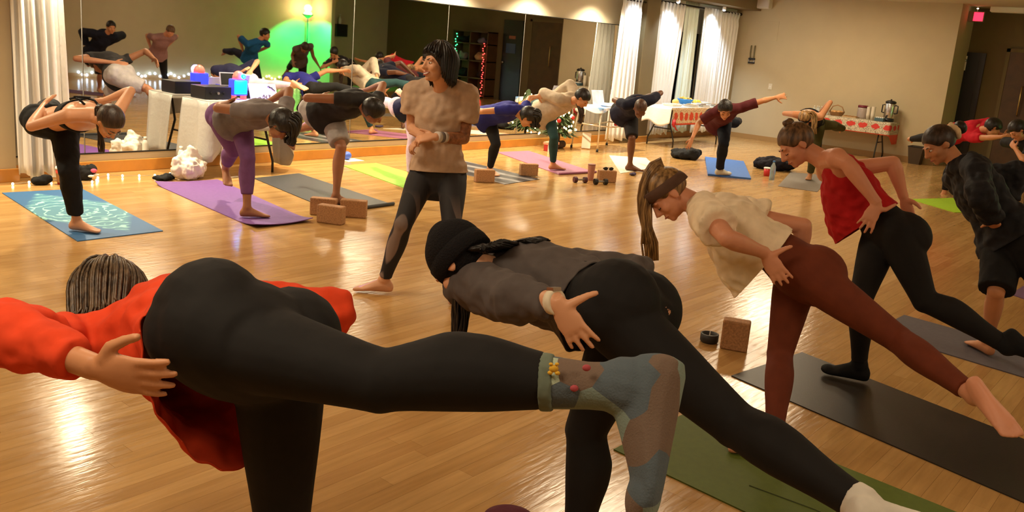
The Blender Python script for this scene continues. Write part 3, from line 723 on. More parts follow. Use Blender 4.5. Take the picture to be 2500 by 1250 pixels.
# ---- little Christmas tree with gifts
tx, ty = 10.86, 8.12
e = empty('christmas_tree', (tx, ty, 0), 'small lit Christmas tree on a log base against the mirror', 'tree')
Geo().tube([(0, 0, .12), (0, 0, .80)], .018, 8).obj('trunk', pbr('bark', s2l((70, 48, 30)), .9), e)
rr = np.random.RandomState(4); g = Geo()
for i in range(520):
    h = .20+.62*rr.rand()**1.2; R = .30*(1-(h-.2)/.66)+.02; a = rr.rand()*6.283; r0 = R*(.35+.65*rr.rand()**.4)
    p0 = np.array([cos(a)*r0*.35, sin(a)*r0*.35, h+.04]); p1 = np.array([cos(a)*r0, sin(a)*r0, h-.02+.03*rr.rand()])
    w = np.array([-sin(a), cos(a), 0])*.016
    g.add([p0-w*.4, p0+w*.4, p1+w, p1+(p1-p0)*.15, p1-w, (p0+p1)/2+np.array([0, 0, .014])], [(0, 1, 5), (1, 2, 5), (2, 3, 5), (3, 4, 5), (4, 0, 5), (0, 4, 3, 2, 1)])
o = g.obj('branches', pbr('fir_green', s2l((58, 76, 34)), .7), e); o['kind'] = 'stuff'
M_tb = glow('tree_bulb', (1., .78, .36), 7.)
bm_ = Geo().ell((0, 0, 0), np.eye(3), (.013, .013, .018), 8, 6).obj('bulb', M_tb, e, True)
for i in range(52):
    h = .2+.58*rr.rand(); R = .30*(1-(h-.2)/.66)+.02; a = rr.rand()*6.283
    o = bm_ if i == 0 else bm_.copy()
    if i: COL.objects.link(o); o.parent = e
    o.location = (cos(a)*R, sin(a)*R, h)
for k, (a, h, c) in enumerate(((-1.9, .30, (222, 218, 210)), (-2.6, .45, (170, 30, 30)), (-1.2, .5, (190, 40, 34)), (-1.6, .62, (214, 170, 60)))):
    R = .30*(1-(h-.2)/.66)+.03; Geo().ell((cos(a)*R, sin(a)*R, h), np.eye(3), (.035, .035, .035), 14, 10).obj('ornament', pbr('ornament_%d' % k, s2l(c), .25), e, True)
Geo().tube([(-.12, -.02, .06), (.14, .02, .06)], .06, 14).obj('log_base', pbr('log_bark', s2l((84, 58, 36)), .9, noise=(20, .3)), e, True)
o = Geo().box((-.10, -.08, 0), (.10, .08, .13)).obj('gift_box', pbr('gift_red', s2l((178, 44, 40)), .4)); o.location = (10.47, 7.96, 0); o.rotation_euler = (0, 0, .3); bev(o, .004)
tag(o, 'red gift box at the foot of the little tree', 'gift'); Geo().box((-.103, -.012, -.001), (.103, .012, .133)).obj('ribbon', M_white, o)
Geo().box((-.11, -.09, .10), (.11, .09, .135)).obj('gift_lid', pbr('gift_lid', s2l((214, 150, 120)), .5), o)
o = Geo().box((-.07, -.012, 0), (.07, .012, .26), np.array([[.58, -.81, 0], [-.73, -.52, .44], [.36, .26, .90]])).obj('flat_gift', pbr('gift_pale', s2l((226, 206, 184)), .5)); o.location = (11.30, 7.90, 0.01); bev(o, .003)
tag(o, 'flat pale wrapped gift leaning beside the tree', 'gift')

# ---- snack table by the windows
AX0, AX1, AY0, AY1 = 13.10, 15.10, 7.46, 8.02
folding_table(AX0, AX1, AY0, AY1, .69, 'folding snack table in front of the window curtains')
def figured(name, base, fig, scale, zlo, zhi, size, hemz=None):
    """cloth printed with a row of red figures and a red hem"""
    m = pbr(name, s2l(base), .7); nt = m.node_tree; b = nt.nodes['Principled BSDF']; N = nt.nodes.new; L = nt.links.new
    tc = N('ShaderNodeTexCoord'); sp = N('ShaderNodeSeparateXYZ'); L(tc.outputs['Object'], sp.inputs[0])
    ad = N('ShaderNodeMath'); ad.operation = 'ADD'; L(sp.outputs['X'], ad.inputs[0]); L(sp.outputs['Y'], ad.inputs[1])
    ml = N('ShaderNodeMath'); ml.operation = 'MULTIPLY'; ml.inputs[1].default_value = scale; L(ad.outputs[0], ml.inputs[0])
    fr_ = N('ShaderNodeMath'); fr_.operation = 'FRACT'; L(ml.outputs[0], fr_.inputs[0])
    c1 = N('ShaderNodeMath'); c1.operation = 'SUBTRACT'; c1.inputs[1].default_value = .5; L(fr_.outputs[0], c1.inputs[0])
    c2 = N('ShaderNodeMath'); c2.operation = 'SUBTRACT'; c2.inputs[1].default_value = (zlo+zhi)/2; L(sp.outputs['Z'], c2.inputs[0])
    c3 = N('ShaderNodeMath'); c3.operation = 'MULTIPLY'; c3.inputs[1].default_value = 1/(zhi-zlo); L(c2.outputs[0], c3.inputs[0])
    cb = N('ShaderNodeCombineXYZ'); L(c1.outputs[0], cb.inputs[0]); L(c3.outputs[0], cb.inputs[1])
    ln = N('ShaderNodeVectorMath'); ln.operation = 'LENGTH'; L(cb.outputs[0], ln.inputs[0])
    ns = N('ShaderNodeTexNoise'); ns.inputs['Scale'].default_value = 22; L(tc.outputs['Object'], ns.inputs['Vector'])
    sm = N('ShaderNodeMath'); sm.operation = 'MULTIPLY_ADD'; sm.inputs[1].default_value = .35; L(ns.outputs['Fac'], sm.inputs[0]); L(ln.outputs['Value'], sm.inputs[2])
    lt = N('ShaderNodeMath'); lt.operation = 'LESS_THAN'; lt.inputs[1].default_value = size+.17; L(sm.outputs[0], lt.inputs[0])
    n2 = N('ShaderNodeTexNoise'); n2.inputs['Scale'].default_value = 55; L(tc.outputs['Object'], n2.inputs['Vector'])
    r2 = N('ShaderNodeValToRGB'); r2.color_ramp.elements[0].position = .5; r2.color_ramp.elements[0].color = s2l(base); r2.color_ramp.elements[1].position = .62; r2.color_ramp.elements[1].color = s2l([v*.62 for v in base]); L(n2.outputs['Fac'], r2.inputs['Fac'])
    mx = N('ShaderNodeMix'); mx.data_type = 'RGBA'; L(lt.outputs[0], mx.inputs[0]); L(r2.outputs['Color'], mx.inputs[6]); mx.inputs[7].default_value = s2l(fig)
    out = mx.outputs[2]
    if hemz:
        l2 = N('ShaderNodeMath'); l2.operation = 'LESS_THAN'; l2.inputs[1].default_value = hemz; L(sp.outputs['Z'], l2.inputs[0])
        m3 = N('ShaderNodeMix'); m3.data_type = 'RGBA'; L(l2.outputs[0], m3.inputs[0]); L(out, m3.inputs[6]); m3.inputs[7].default_value = s2l((206, 70, 44)); out = m3.outputs[2]
    L(out, b.inputs['Base Color']); return m
M_fig1 = figured('ginger_print', (206, 176, 140), (186, 62, 30), 5.6, .44, .64, .36, .425)
drape([(AX0+.012, AY0), (AX1, AY0), (AX1, AY1)], .688, lambda u: .395, M_fig1, 'printed red-figured cloth along the front of the snack table', ((AX0+AX1)/2, (AY0+AY1)/2), None, .006, 14, seed=3, flare=.01)
M_wplas = pbr('white_table_plastic', s2l((232, 224, 214)), .4, bump=(10, .3, .02))
drape([(AX0, AY1), (AX0, AY0)], .69, lambda u: .40+.04*sin(u*7), M_wplas, 'thin white plastic cover hanging over the end of the snack table', (13.7, (AY0+AY1)/2), [(AX0, AY0), (AX1, AY0), (AX1, AY1), (AX0, AY1)], .014, 12, seed=4, flare=.03)
g = Geo(); g.tube([(AX0+.03, AY0-.045, .50), (AX0+.02, AY0-.06, .44), (AX0+.03, AY0-.05, .37)], [.02, .036, .016], 8); g.tube([(AX0+.02, AY0-.055, .42), (AX0+.12, AY0-.05, .33), (AX0+.20, AY0-.05, .30)], [.016, .012, .006], 6); tag(g.obj('red_bow', M_redg, None, True), 'red bow tied at the end of the snack table', 'bow')
e = empty('snack_bowl', (14.22, 7.85, .695), 'bright blue bowl heaped with yellow crisps', 'bowl')
Geo().lathe((0, 0, 0), [(.06, 0), (.10, .03), (.14, .09), (.145, .11), (.135, .10), (.09, .03)], 28).obj('bowl', pbr('bowl_blue', s2l((40, 130, 210)), .35), e, True)
rr = np.random.RandomState(8)
for k in range(22):
    a = rr.rand()*6.28; r = .10*rr.rand()**.5; Geo().ell((cos(a)*r, sin(a)*r, .10+.035*(1-r/.1)+.01*rr.rand()), np.linalg.qr(rr.randn(3, 3))[0], (.035, .028, .006), 8, 5).obj('crisp', pbr('crisp_yellow', s2l((240, 190, 80)), .6), e, True)
e = empty('fruit_plate', (14.60, 7.85, .695), 'plate of yellow bananas beside the blue bowl', 'fruit')
Geo().lathe((0, 0, 0), [(.08, 0), (.15, .02), (.15, .026), (.08, .008)], 24).obj('plate', M_white, e, True)
for k in range(4):
    a = -.5+.3*k; Geo().tube([(-.12, .04*k-.07, .045), (-.05, .04*k-.05, .075), (.05, .04*k-.045, .075), (.11, .04*k-.06, .05)], [.008, .02, .02, .01], 8).obj('banana', pbr('banana', s2l((240, 214, 70)), .5), e, True)
M_foil = pbr('foil', (.62, .6, .56), .3, metal=.9, bump=(40, .6, .01))
for k, (x, y, w, d, lb, m, fm) in enumerate(((13.55, 7.72, .17, .11, 'clear tray of pale pastries at the covered end of the snack table', M_white, (236, 220, 170)), (14.0, 7.60, .13, .09, 'tray of small cut snacks in front of the blue bowl', M_foil, (170, 150, 110)), (14.42, 7.58, .14, .08, 'foil tray of dark cookies in front of the bananas', M_foil, (110, 84, 60)), (14.93, 7.62, .12, .09, 'foil tray of nuts next to the bananas', M_foil, (150, 120, 86)))):
    e = empty('food_tray', (x, y, .695), lb, 'tray')
    g = Geo(); g.rings([np.array([(sx*(w*s), sy*(d*s), z) for sx, sy in ((-1, -1), (1, -1), (1, 1), (-1, 1))]) for s, z in ((.85, 0), (1., .035), (1.05, .037), (.82, .008))]); g.obj('tray', m, e)
    mm = pbr('snack_%d' % k, s2l(fm), .7, noise=(40, .2))
    for q in range(10): Geo().ell((w*.6*(2*rr.rand()-1), d*.6*(2*rr.rand()-1), .025+.012*rr.rand()), np.eye(3), (.03, .025, .016), 8, 6).obj('snack', mm, e, True)
e = empty('orange_snack', (13.92, 7.88, .695), 'orange wedge of cheese on the snack table', 'cheese')
Geo().ell((0, 0, .058), np.eye(3), (.09, .05, .048), 14, 8).obj('cheese', pbr('cheese', s2l((240, 190, 100)), .5), e, True)
Geo().lathe((0, 0, 0), [(.05, 0), (.11, .008), (.11, .014)], 20).obj('plate', M_white, e, True)
e = empty('plate_stack', (14.95, 7.88, .695), 'stack of white paper plates at the end of the snack table', 'plates')
for k in range(5): Geo().lathe((0, 0, .008*k), [(.07, 0), (.12, .014), (.122, .018), (.07, .006)], 24).obj('plate', M_white, e, True)

# ---- drinks table along the beige wall
BX0, BX1, BY0, BY1 = 16.30, 16.80, 4.84, 6.40
folding_table(BX0, BX1, BY0, BY1, .69, 'folding drinks table along the beige back wall', 'y')
M_fig2 = figured('apple_print', (196, 182, 156), (196, 52, 44), 4.4, .53, .67, .34, .475)
drape([(BX1, BY0), (BX0, BY0), (BX0, BY1), (BX1, BY1)], .692, lambda u: .30 if u < .12 else (.30+.16*min(1, (u-.12)/.08)), M_fig2, 'white cloth printed with red apples on the drinks table', ((BX0+BX1)/2, (BY0+BY1)/2), [(BX0, BY0), (BX1, BY0), (BX1, BY1), (BX0, BY1)], .008, 15, seed=5, flare=.012)
e = empty('coffee_urn', (16.58, 4.98, .697), 'steel coffee urn with black lid and base', 'urn')
Geo().lathe((0, 0, 0), [(.085, 0), (.10, .01), (.10, .055), (.088, .06)], 28).obj('base', M_amp, e, True)
Geo().lathe((0, 0, .06), [(.086, 0), (.09, .01), (.09, .26), (.086, .27)], 32).obj('tank', pbr('urn_steel', (.62, .6, .58), .25, metal=1.), e, True)
Geo().lathe((0, 0, .33), [(.092, 0), (.094, .03), (.06, .05), (.015, .055), (.015, .075)], 28).obj('lid', M_amp, e, True)
Geo().tube([(-.09, 0, .11), (-.13, 0, .11), (-.135, 0, .085)], .012, 8).obj('tap', M_amp, e, True)
for s in (-1, 1): Geo().tube([(0, s*.09, .30), (0, s*.135, .29), (0, s*.135, .16), (0, s*.09, .15)], .012, 8).obj('handle', M_amp, e, True)
for k, (x, y, n_) in enumerate(((16.44, 5.22, 12), (16.50, 5.32, 11))):
    e = empty('cup_stack', (x, y, .697), 'tall stack of white paper cups by the coffee urn', 'cups', 'paper cup stacks on the drinks table')
    for j in range(n_): Geo().lathe((0, 0, .014*j), [(.026, 0), (.037, .085), (.039, .088)], 16).obj('cup', pbr('cup_white', s2l((222, 214, 196)), .6), e, True)
e = empty('cookie_jar', (16.64, 5.48, .697), 'clear jar with dark red lid on the drinks table', 'jar')
Geo().lathe((0, 0, 0), [(.085, 0), (.09, .02), (.09, .18), (.08, .20)], 24).obj('jar', pbr('jar_glass', (.6, .5, .46), .1, trans=.5), e, True)
Geo().lathe((0, 0, .20), [(.088, 0), (.09, .03), (.08, .04)], 24).obj('lid', pbr('lid_red', s2l((110, 30, 48)), .4), e, True)
e = empty('teal_box', (16.40, 5.08, .697), 'small teal tea box beside the coffee urn', 'box')
bev(Geo().box((-.06, -.09, 0), (.06, .07, .06)).obj('box', pbr('teal_card', s2l((60, 90, 100)), .6), e), .004)
for k in range(4): Geo().box((-.05, -.08+.035*k, .06), (.05, -.055+.035*k, .075)).obj('tea_bag', M_white, e)
e = empty('snack_basket', (16.52, 5.905, .697), 'wicker basket with handle on the drinks table', 'basket')
Geo().lathe((0, 0, 0), [(.10, 0), (.14, .07), (.145, .075), (.13, .06)], 20).obj('basket', pbr('wicker', s2l((160, 120, 80)), .8, bump=(60, .8, .01)), e, True)
Geo().tube([(0, -.14, .07), (0, -.09, .17), (0, 0, .20), (0, .09, .17), (0, .14, .07)], .010, 8).obj('handle', MATS['wicker'], e, True)
for k in range(7): Geo().ell((.07*cos(k), .07*sin(k), .07), np.eye(3), (.04, .04, .03), 10, 7).obj('bread_roll', pbr('bread', s2l((200, 150, 90)), .7), e, True)
e = empty('cookie_tray', (16.46, 5.62, .697), 'low tray of cookies between the basket and the jar', 'tray')
Geo().box((-.09, -.13, 0), (.09, .13, .02)).obj('tray', pbr('tray_tan', s2l((180, 150, 110)), .6), e)
for k in range(12): Geo().lathe((-.05+.05*(k % 3), -.09+.06*(k//3), .02), [(.001, 0), (.024, 0), (.022, .012), (.001, .014)], 12).obj('cookie', pbr('cookie', s2l((160, 110, 60)), .8), e, True)
for k in range(7):
    e = empty('mini_bottle', (16.55+.03*(k % 2), 6.10+.042*k, .697), 'small clear bottle in a row at the far end of the drinks table', 'bottle', 'small bottles on the drinks table')
    Geo().lathe((0, 0, 0), [(.018, 0), (.02, .01), (.02, .09), (.009, .12), (.009, .13)], 12).obj('bottle_body', pbr('clear_glass', (.8, .85, .85), .1, trans=.6), e, True)
    Geo().lathe((0, 0, .128), [(.011, 0), (.011, .014)], 10).obj('cap', M_white, e, True)
e = empty('waste_bin', (16.68, 4.42, 0), 'small brown square waste bin by the end of the beige wall', 'bin')
g = Geo(); g.rings([np.array([(sx*s, sy*s, z) for sx, sy in ((-1, -1), (1, -1), (1, 1), (-1, 1))]) for s, z in ((.09, 0), (.13, .31), (.12, .31), (.085, .012))], True); g.obj('bin_body', pbr('bin_brown', s2l((66, 50, 32)), .7), e)
g = Geo(); g.tube([(sx*.13, sy*.13, .31) for sx, sy in ((-1, -1), (1, -1), (1, 1), (-1, 1), (-1, -1))], .008, 6); g.obj('rim', M_blackp, e)

# ---- fairy lights
def string_lights(pts, label, mat, wire, r=.012, bulbs=None, jit=0.):
    c = np.mean(pts, 0); c[2] = min(p[2] for p in pts)
    e = empty('string_lights', c, label, 'string lights')
    Geo().tube([p-c for p in pts], .0025, 5).obj('wire', wire, e)
    rr = np.random.RandomState(5)
    b0 = Geo().ell((0, 0, 0), np.eye(3), (r, r, r*1.2), 8, 6).obj('bulb', mat, e, True)
    P = bulbs if bulbs is not None else pts
    for i, p in enumerate(P):
        o = b0 if i == 0 else b0.copy()
        if i: COL.objects.link(o); o.parent = e
        o.location = tuple(p-c+rr.randn(3)*jit)
    return e
M_wire = pbr('wire_clear', (.3, .26, .18), .5); M_wireg = pbr('wire_green', (.02, .06, .02), .6)
fl = [G(x, y, .014) for x, y in ((31, 449), (71, 445), (96, 442), (125, 440), (150, 440), (165, 444), (185, 447), (225, 444), (236, 440), (239, 434), (264, 427), (299, 429), (340, 429), (378, 428), (415, 424))]
string_lights(fl, 'warm fairy lights trailing on the floor under the first mirror', glow('fairy_warm', (1., .85, .5), 9.), M_wire, .011)
xs = np.linspace(8.7, 13.2, 44)
string_lights([np.array([x, Y0+.10+.05*sin(x*9), .05+.045*sin(x*14)+.05]) for x in xs], 'cool white fairy lights along the foot of the front wall', glow('fairy_cool', (.55, .75, 1.), 16.), M_wire, .022)
xs = np.linspace(13.3, 14.9, 16)
string_lights([np.array([x, Y0+.14+.05*sin(x*9), .06+.045*sin(x*14)+.05]) for x in xs], 'warm fairy lights along the foot of the front wall by the green corner', glow('fairy_gold', (1., .8, .4), 14.), M_wire, .022)
string_lights([np.array([X1-.45, .20+.03*sin(k*2.), 1.62-.062*k]) for k in range(25)], 'green string lights hanging down one side of the cubby shelf', glow('fairy_green', (.05, 1., .30), 9.), M_wireg, .012, None, .008)
string_lights([np.array([X1-.45, 1.22+.03*sin(k*2.), 1.42-.056*k]) for k in range(25)], 'red string lights hanging down the other side of the cubby shelf', glow('fairy_red', (1., .05, .04), 9.), M_wireg, .012, None, .008)

# ---- bright lamp with green light in the corner, seen in the mirror
e = empty('floor_lamp', (14.62, -2.72, 0), 'tall floor lamp with a dazzling bulb in the green-lit corner', 'lamp')
Geo().lathe((0, 0, 0), [(.14, 0), (.14, .02), (.02, .03)], 24).obj('base', M_blackp, e, True)
Geo().tube([(0, 0, .02), (0, 0, 1.75)], .014, 10).obj('pole', M_blackp, e, True)
Geo().lathe((0, 0, 1.72), [(.03, 0), (.10, .05), (.16, .10), (.155, .105), (.09, .055)], 24, False).obj('lamp_shade', pbr('green_shade', (.05, .5, .15), .4), e, True)
Geo().ell((0, 0, 1.84), np.eye(3), (.10, .10, .055)).obj('bulb', glow('lamp_bulb_hot', (1., .88, .66), 22.), e, True)
point('lamp_up_glow', (14.62, -2.72, 1.98), 26, (1., .72, .32), .08)
spot('green_wash', (14.35, -2.25, 1.85), (14.70, -2.75, .2), 330, (.0, 1., .22), 2.2, .35, .03)
# box and bottle on the front wall
e = empty('wall_box', (15.95, Y0, 1.30), 'black box mounted on the front wall beside the green corner', 'box')
bev(Geo().box((-.20, 0, 0), (.20, .18, .34)).obj('case', M_amp, e), .008)
Geo().box((-.17, .18, .03), (.17, .186, .31)).obj('grille', M_blackp, e)
e = empty('pump_bottle', (15.93, Y0+.09, 1.645), 'white pump bottle on top of the black wall box', 'bottle')
Geo().lathe((0, 0, 0), [(.035, 0), (.04, .02), (.04, .13), (.016, .18), (.016, .20)], 18).obj('bottle_body', M_white, e, True)
Geo().lathe((0, 0, .20), [(.008, 0), (.008, .04), (.028, .045), (.028, .06)], 14).obj('pump', M_white, e, True)
# bags on the cubby shelf
for k, (y, z, rx, ry, h, c, lb) in enumerate(((.35, 1.43, .14, .26, .24, (20, 20, 24), 'black bag on the top of the cubby shelf'), (.95, 1.43, .13, .22, .20, (110, 106, 130), 'lavender grey bundle on the top of the cubby shelf'), (.30, .98, .13, .2, .26, (120, 112, 110), 'grey bag on the middle cubby shelf'), (.92, .98, .14, .24, .30, (170, 140, 100), 'tan tote on the middle cubby shelf'), (.35, .53, .14, .24, .26, (26, 24, 26), 'dark bag on the lower cubby shelf'), (1.0, .53, .13, .22, .24, (40, 34, 40), 'dark brown bag on the lower cubby shelf'))):
    heap('bag', X1-.22, y, rx, ry, h, cloth('bag_cloth_%d' % k, s2l(c)), lb, 'bag', 20+k, 0, z, 6, (.06, .03), .02)
# ================================================================== PEOPLE: skeleton from pixels
BONE = dict(kneeS=.245, hipS=.245, kneeR=.245, ankR=.245, ankS=.245, SC=.295, shR=.108, shL=.108, elR=.178, elL=.178, wrR=.152, wrL=.152, head=.128, toeR=.155, toeS=.155)
def solve(sp):
    H = sp['H']; J = {}
    fa = radians(sp['face']); fv = np.array([cos(fa), sin(fa), 0.]); right = np.array([fv[1], -fv[0], 0.])
    if sp.get('mir'): fv = fv*np.array([1, -1, 1]); right = right*np.array([1, -1, 1])
    st = 1. if sp['stand'] == 'R' else -1.
    right0 = right; right = nrm(right+np.array([0, 0, -1.])*st*sp.get('tilt', 0.))
    hw = .053*H*sp.get('hipw', 1.)
    def finish_hips():
        if 'hipS' in J and 'PC' not in J: J['PC'] = J['hipS']-right*st*hw
        if 'PC' in J:
            J.setdefault('hipS', J['PC']+right*st*hw); J.setdefault('hipR', J['PC']-right*st*hw)
    rep = []
    for e in sp['J']:
        n, par = e[0], e[1]
        if par == 'G': J[n] = G(e[2], e[3], e[4] if len(e) > 4 else .085)
        elif par == 'D': J[n] = CAMP+ray(e[2], e[3])*e[4]
        elif par == 'W': J[n] = np.array(e[2:5], float)
        elif e[2] == 'O': J[n] = J[par]+np.array(e[3:6], float)
        else:
            L = BONE[n]*H*(e[5] if len(e) > 5 else 1.)
            q = nrm(ray(e[2], e[3])); d = J[par]-CAMP; b = q@d; disc = b*b-(d@d-L*L)
            if disc < 0: t = b; rep.append((n, round(math.sqrt(d@d-b*b)/L, 2)))
            elif e[4] == 'n': t = b-math.sqrt(disc)
            elif e[4] == 'f': t = b+math.sqrt(disc)
            else: t = b+max(-1, min(1, e[4]))*math.sqrt(disc)
            J[n] = CAMP+q*t
        finish_hips()
        if n == 'SC':
            up = nrm(J['SC']-J['PC']); a = right0 if 'shax' not in sp else nrm(np.array(sp['shax'], float))
            if sp.get('mir') and 'shax' in sp: a = a*np.array([1, -1, 1])
            a = nrm(a-up*(a@up)); J['shR'] = J['SC']+a*.108*H*sp.get('shw', 1.); J['shL'] = J['SC']-a*.108*H*sp.get('shw', 1.)
    J['hr'] = right; J['rep'] = rep
    if sp.get('mir'):
        for k in list(J):
            if isinstance(J[k], np.ndarray):
                J[k] = J[k]*np.array([1, -1, 1]) if k == 'hr' else np.array([J[k][0], 2*YM-J[k][1], J[k][2]])
    return J

def lerp(a, b, t): return np.asarray(a)*(1-t)+np.asarray(b)*t
THIGH = [(-.06, .070, .074, 0), (.06, .082, .086, 0), (.25, .080, .084, .0), (.5, .070, .073, .0), (.75, .058, .060, 0), (.92, .051, .052, 0), (1.0, .048, .050, 0)]
CALF = [(0, .048, .049, 0), (.1, .048, .050, .008), (.28, .054, .058, .020), (.45, .050, .053, .017), (.65, .039, .041, .008), (.85, .032, .034, .002), (1.0, .033, .037, 0)]
UARM = [(-.05, .046, .048, 0), (.12, .050, .052, 0), (.4, .044, .046, 0), (.75, .039, .040, 0), (1., .036, .037, 0)]
FARM = [(0, .036, .037, 0), (.2, .040, .040, 0), (.5, .034, .033, 0), (.8, .027, .024, 0), (1.02, .027, .021, 0)]
#          t     half-w  half-d  fwd-offset
TORSO = [(-.30, .085, .070, -.005), (-.20, .140, .098, -.012), (-.10, .165, .112, -.012), (.02, .168, .112, -.006), (.15, .152, .103, 0), (.30, .128, .090, .004), (.42, .122, .087, .006),
         (.56, .133, .098, .010), (.70, .145, .110, .012), (.82, .150, .108, .006), (.92, .142, .092, -.002), (1.0, .110, .070, -.008), (1.07, .062, .050, -.008)]
def prof(P, t): 
    a = np.array(P); return [np.interp(t, a[:, 0], a[:, k]) for k in (1, 2, 3)]

class Person:
    def __init__(s, sp):
        s.sp = sp; s.J = solve(sp); s.S = sp['H']/1.68; s.k = sp.get('thick', 1.); s.tk = sp.get('torsok', 1.)
        s.hS = s.S*.985*sp.get('headk', 1.)
        J = s.J
        s.arch = sp.get('arch', .03)
        up = nrm(J['SC']-J['PC'])
        s.fr0 = nrm(np.cross(up, nrm(J['hr']-up*(J['hr']@up))))
        if 'headF' not in J:
            J['headF'] = nrm(np.array(sp.get('look', up*.6+s.fr0), float))
        if sp.get('mir'): pass
        hu = nrm(np.array(sp['crown'], float)) if 'crown' in sp else nrm(J['head']-J['SC'])
        hu = nrm(hu-J['headF']*(hu@J['headF'])); s.hf = J['headF']; s.hu = hu; s.hx = np.cross(s.hf, hu)
        if 'base' in sp: s.base = np.array(sp['base'], float)
        else: s.base = np.array([J['ankS'][0], J['ankS'][1], 0.])
    # ---- spine
    def spine(s, t):
        J = s.J; a, b = J['PC'], J['SC']; up = b-a
        if t <= 0: p = a+up*t; tan = nrm(up)
        elif t >= 1: p = b+up*(t-1); tan = nrm(up)
        else: p = a+up*t-s.fr0*s.arch*math.sin(pi*t); tan = nrm(up-s.fr0*s.arch*pi*math.cos(pi*t)*.6)
        tt = min(1, max(0, t))
        r = lerp(J['hr'], nrm(J['shR']-J['shL']), tt*tt*(3-2*tt)); r = nrm(r-tan*(r@tan))
        return p, tan, r, np.cross(tan, r)
    def torso(s, g, t0, t1, infl=0., ease=None, drape=None, n=28, extra=None):
        rs = []; ts = np.linspace(t0, t1, max(4, int((t1-t0)/.05)+2))
        for t in ts:
            p, tan, r, fr = s.spine(t); w, d, off = prof(TORSO, t)
            w = w*s.S*s.tk; d = d*s.S*s.tk; off *= s.S
            ez = ease(t) if ease else 0.; dr = drape(t) if drape else 0.
            c = p+fr*off; ring = []
            for j in range(n):
                a = 2*pi*j/n; dn0 = nrm(r*cos(a)*w+fr*sin(a)*d)
                ef = infl+ez*(.55-.45*dn0[2]); dirv = r*cos(a)*(w+ef)+fr*sin(a)*(d+ef)
                x = c+dirv
                if dr:
                    dn = nrm(dirv)
                    k = max(0., -dn[2]); x = x+np.array([0, 0, -1.])*dr*k**.8
                if extra is not None: x = x+extra(t, dirv, r, fr)
                ring.append(x)
            rs.append(np.array(ring))
        return g.rings(rs)
    def limb(s, g, a, b, P, back, t0=0., t1=1., infl=0., flare=0., n=16, k=1.):
        d = b-a; w = nrm(d); bk = nrm(back-w*(back@w)); sd = np.cross(w, bk); rs = []
        t0 = P[0][0] if t0 == 0. and P[0][0] < 0 else t0
        for t in np.linspace(t0, t1, 12):
            ru, rv, off = prof(P, t); e = infl+flare*max(0, t)
            c = a+d*t+bk*off*s.S
            rs.append(np.array([c+sd*(ru*s.S*s.k*k+e)*cos(2*pi*j/n)+bk*(rv*s.S*s.k*k+e)*sin(2*pi*j/n) for j in range(n)]))
        return g.rings(rs)
    def ball(s, g, c, r): return g.ell(c, np.eye(3), (r, r, r), 14, 9)
    def calf(s):
        c = s.sp.get('calf', 1.)
        return [(t, r1*(1+(c-1)*sin(pi*min(1, t*1.3))), r2*(1+(c-1)*sin(pi*min(1, t*1.3))), o*c*c) for t, r1, r2, o in CALF]
    # ---- legs
    def back_of_leg(s, hip, knee, ank):
        b = lerp(hip, ank, .5)-knee
        if np.linalg.norm(b) < .03: b = -s.fr0*.5
        w = nrm(ank-hip); b = b-w*(b@w)
        return nrm(b) if np.linalg.norm(b) > .01 else nrm(np.cross(w, s.J['hr']))
    def leg(s, g, which, infl=0., upto=2., flare=0., start=0.):
        J = s.J; h, k, a = J['hip'+which], J['knee'+which], J['ank'+which]
        bk = s.back_of_leg(h, k, a)
        s.limb(g, h, k, THIGH, bk, start, min(1., upto), infl, flare, 18)
        if upto >= 1.:
            s.ball(g, k, .0505*s.S*s.k+infl+flare)
            s.limb(g, k, a, s.calf(), bk, 0., min(1., upto-1.) if upto < 2 else 1., infl, flare, 16)
    def hipmass(s, g, infl=0.):
        J = s.J; up = nrm(J['SC']-J['PC'])
        for w in ('S', 'R'):
            h = J['hip'+w]; d = nrm(J['knee'+w]-h); bk = s.back_of_leg(h, J['knee'+w], J['ank'+w])
            s.ball(g, h, .084*s.S*s.k+infl)
            side = nrm(h-J['PC'])
            c = h-s.fr0*.038*s.S-side*.006*s.S-up*.02*s.S
            r = s.sp.get('glute', 1.)*s.S*s.k
            g.ell(c, np.array([side, s.fr0, up]), (.080*r+infl, .092*r+infl, .098*r+infl), 16, 10)
    # ---- feet
    def foot(s, g, which, infl=0., toes=True):
        J = s.J; a = J['ank'+which]; S = s.S
        if which == 'S':
            if 'toeS' in J: d = J['toeS']-a
            else: d = s.fr0.copy() if abs(s.fr0[2]) < .5 else np.cross(np.array([0, 0, 1.]), J['hr'])
            d[2] = 0; d = nrm(d); up = np.array([0, 0, 1.]); 
        else:
            d = nrm(J['toeR']-a) if 'toeR' in J else nrm(J['ankR']-J['kneeR'])
            sh = nrm(J['kneeR']-a); up = nrm(sh-d*(sh@d)) if abs(sh@d) < .95 else nrm(s.back_of_leg(J['hipR'], J['kneeR'], a)*-1)
            up = nrm(up-d*(up@d))
        sd = np.cross(d, up); rs = []
        az = .078*S
        S = S*s.sp.get('footk', 1.)
        az = .078*S
        for x, w, lo, hi in [(-.062, .010, .025, .04), (-.055, .024, .006, .062), (-.035, .031, .0, .085), (0, .034, .0, .100), (.035, .035, .0, .088), (.07, .040, .0, .068), (.105, .045, .0, .050), (.135, .047, .0, .036), (.155, .044, .002, .026)]:
            c = a-up*az+d*x*S
            m = (lo+hi)/2*S; hh = (hi-lo)/2*S+infl; ww = w*S+infl
            ring = []
            for j in range(14):
                an = 2*pi*j/14; ca, sa = cos(an), sin(an)
                ring.append(c+up*(m+hh*sa*(1. if sa > 0 else abs(sa)**-.2 if abs(sa) > .01 else 1.))+sd*ww*ca*(1-.35*max(0, sa)))
            rs.append(np.array(ring))
        g.rings(rs)
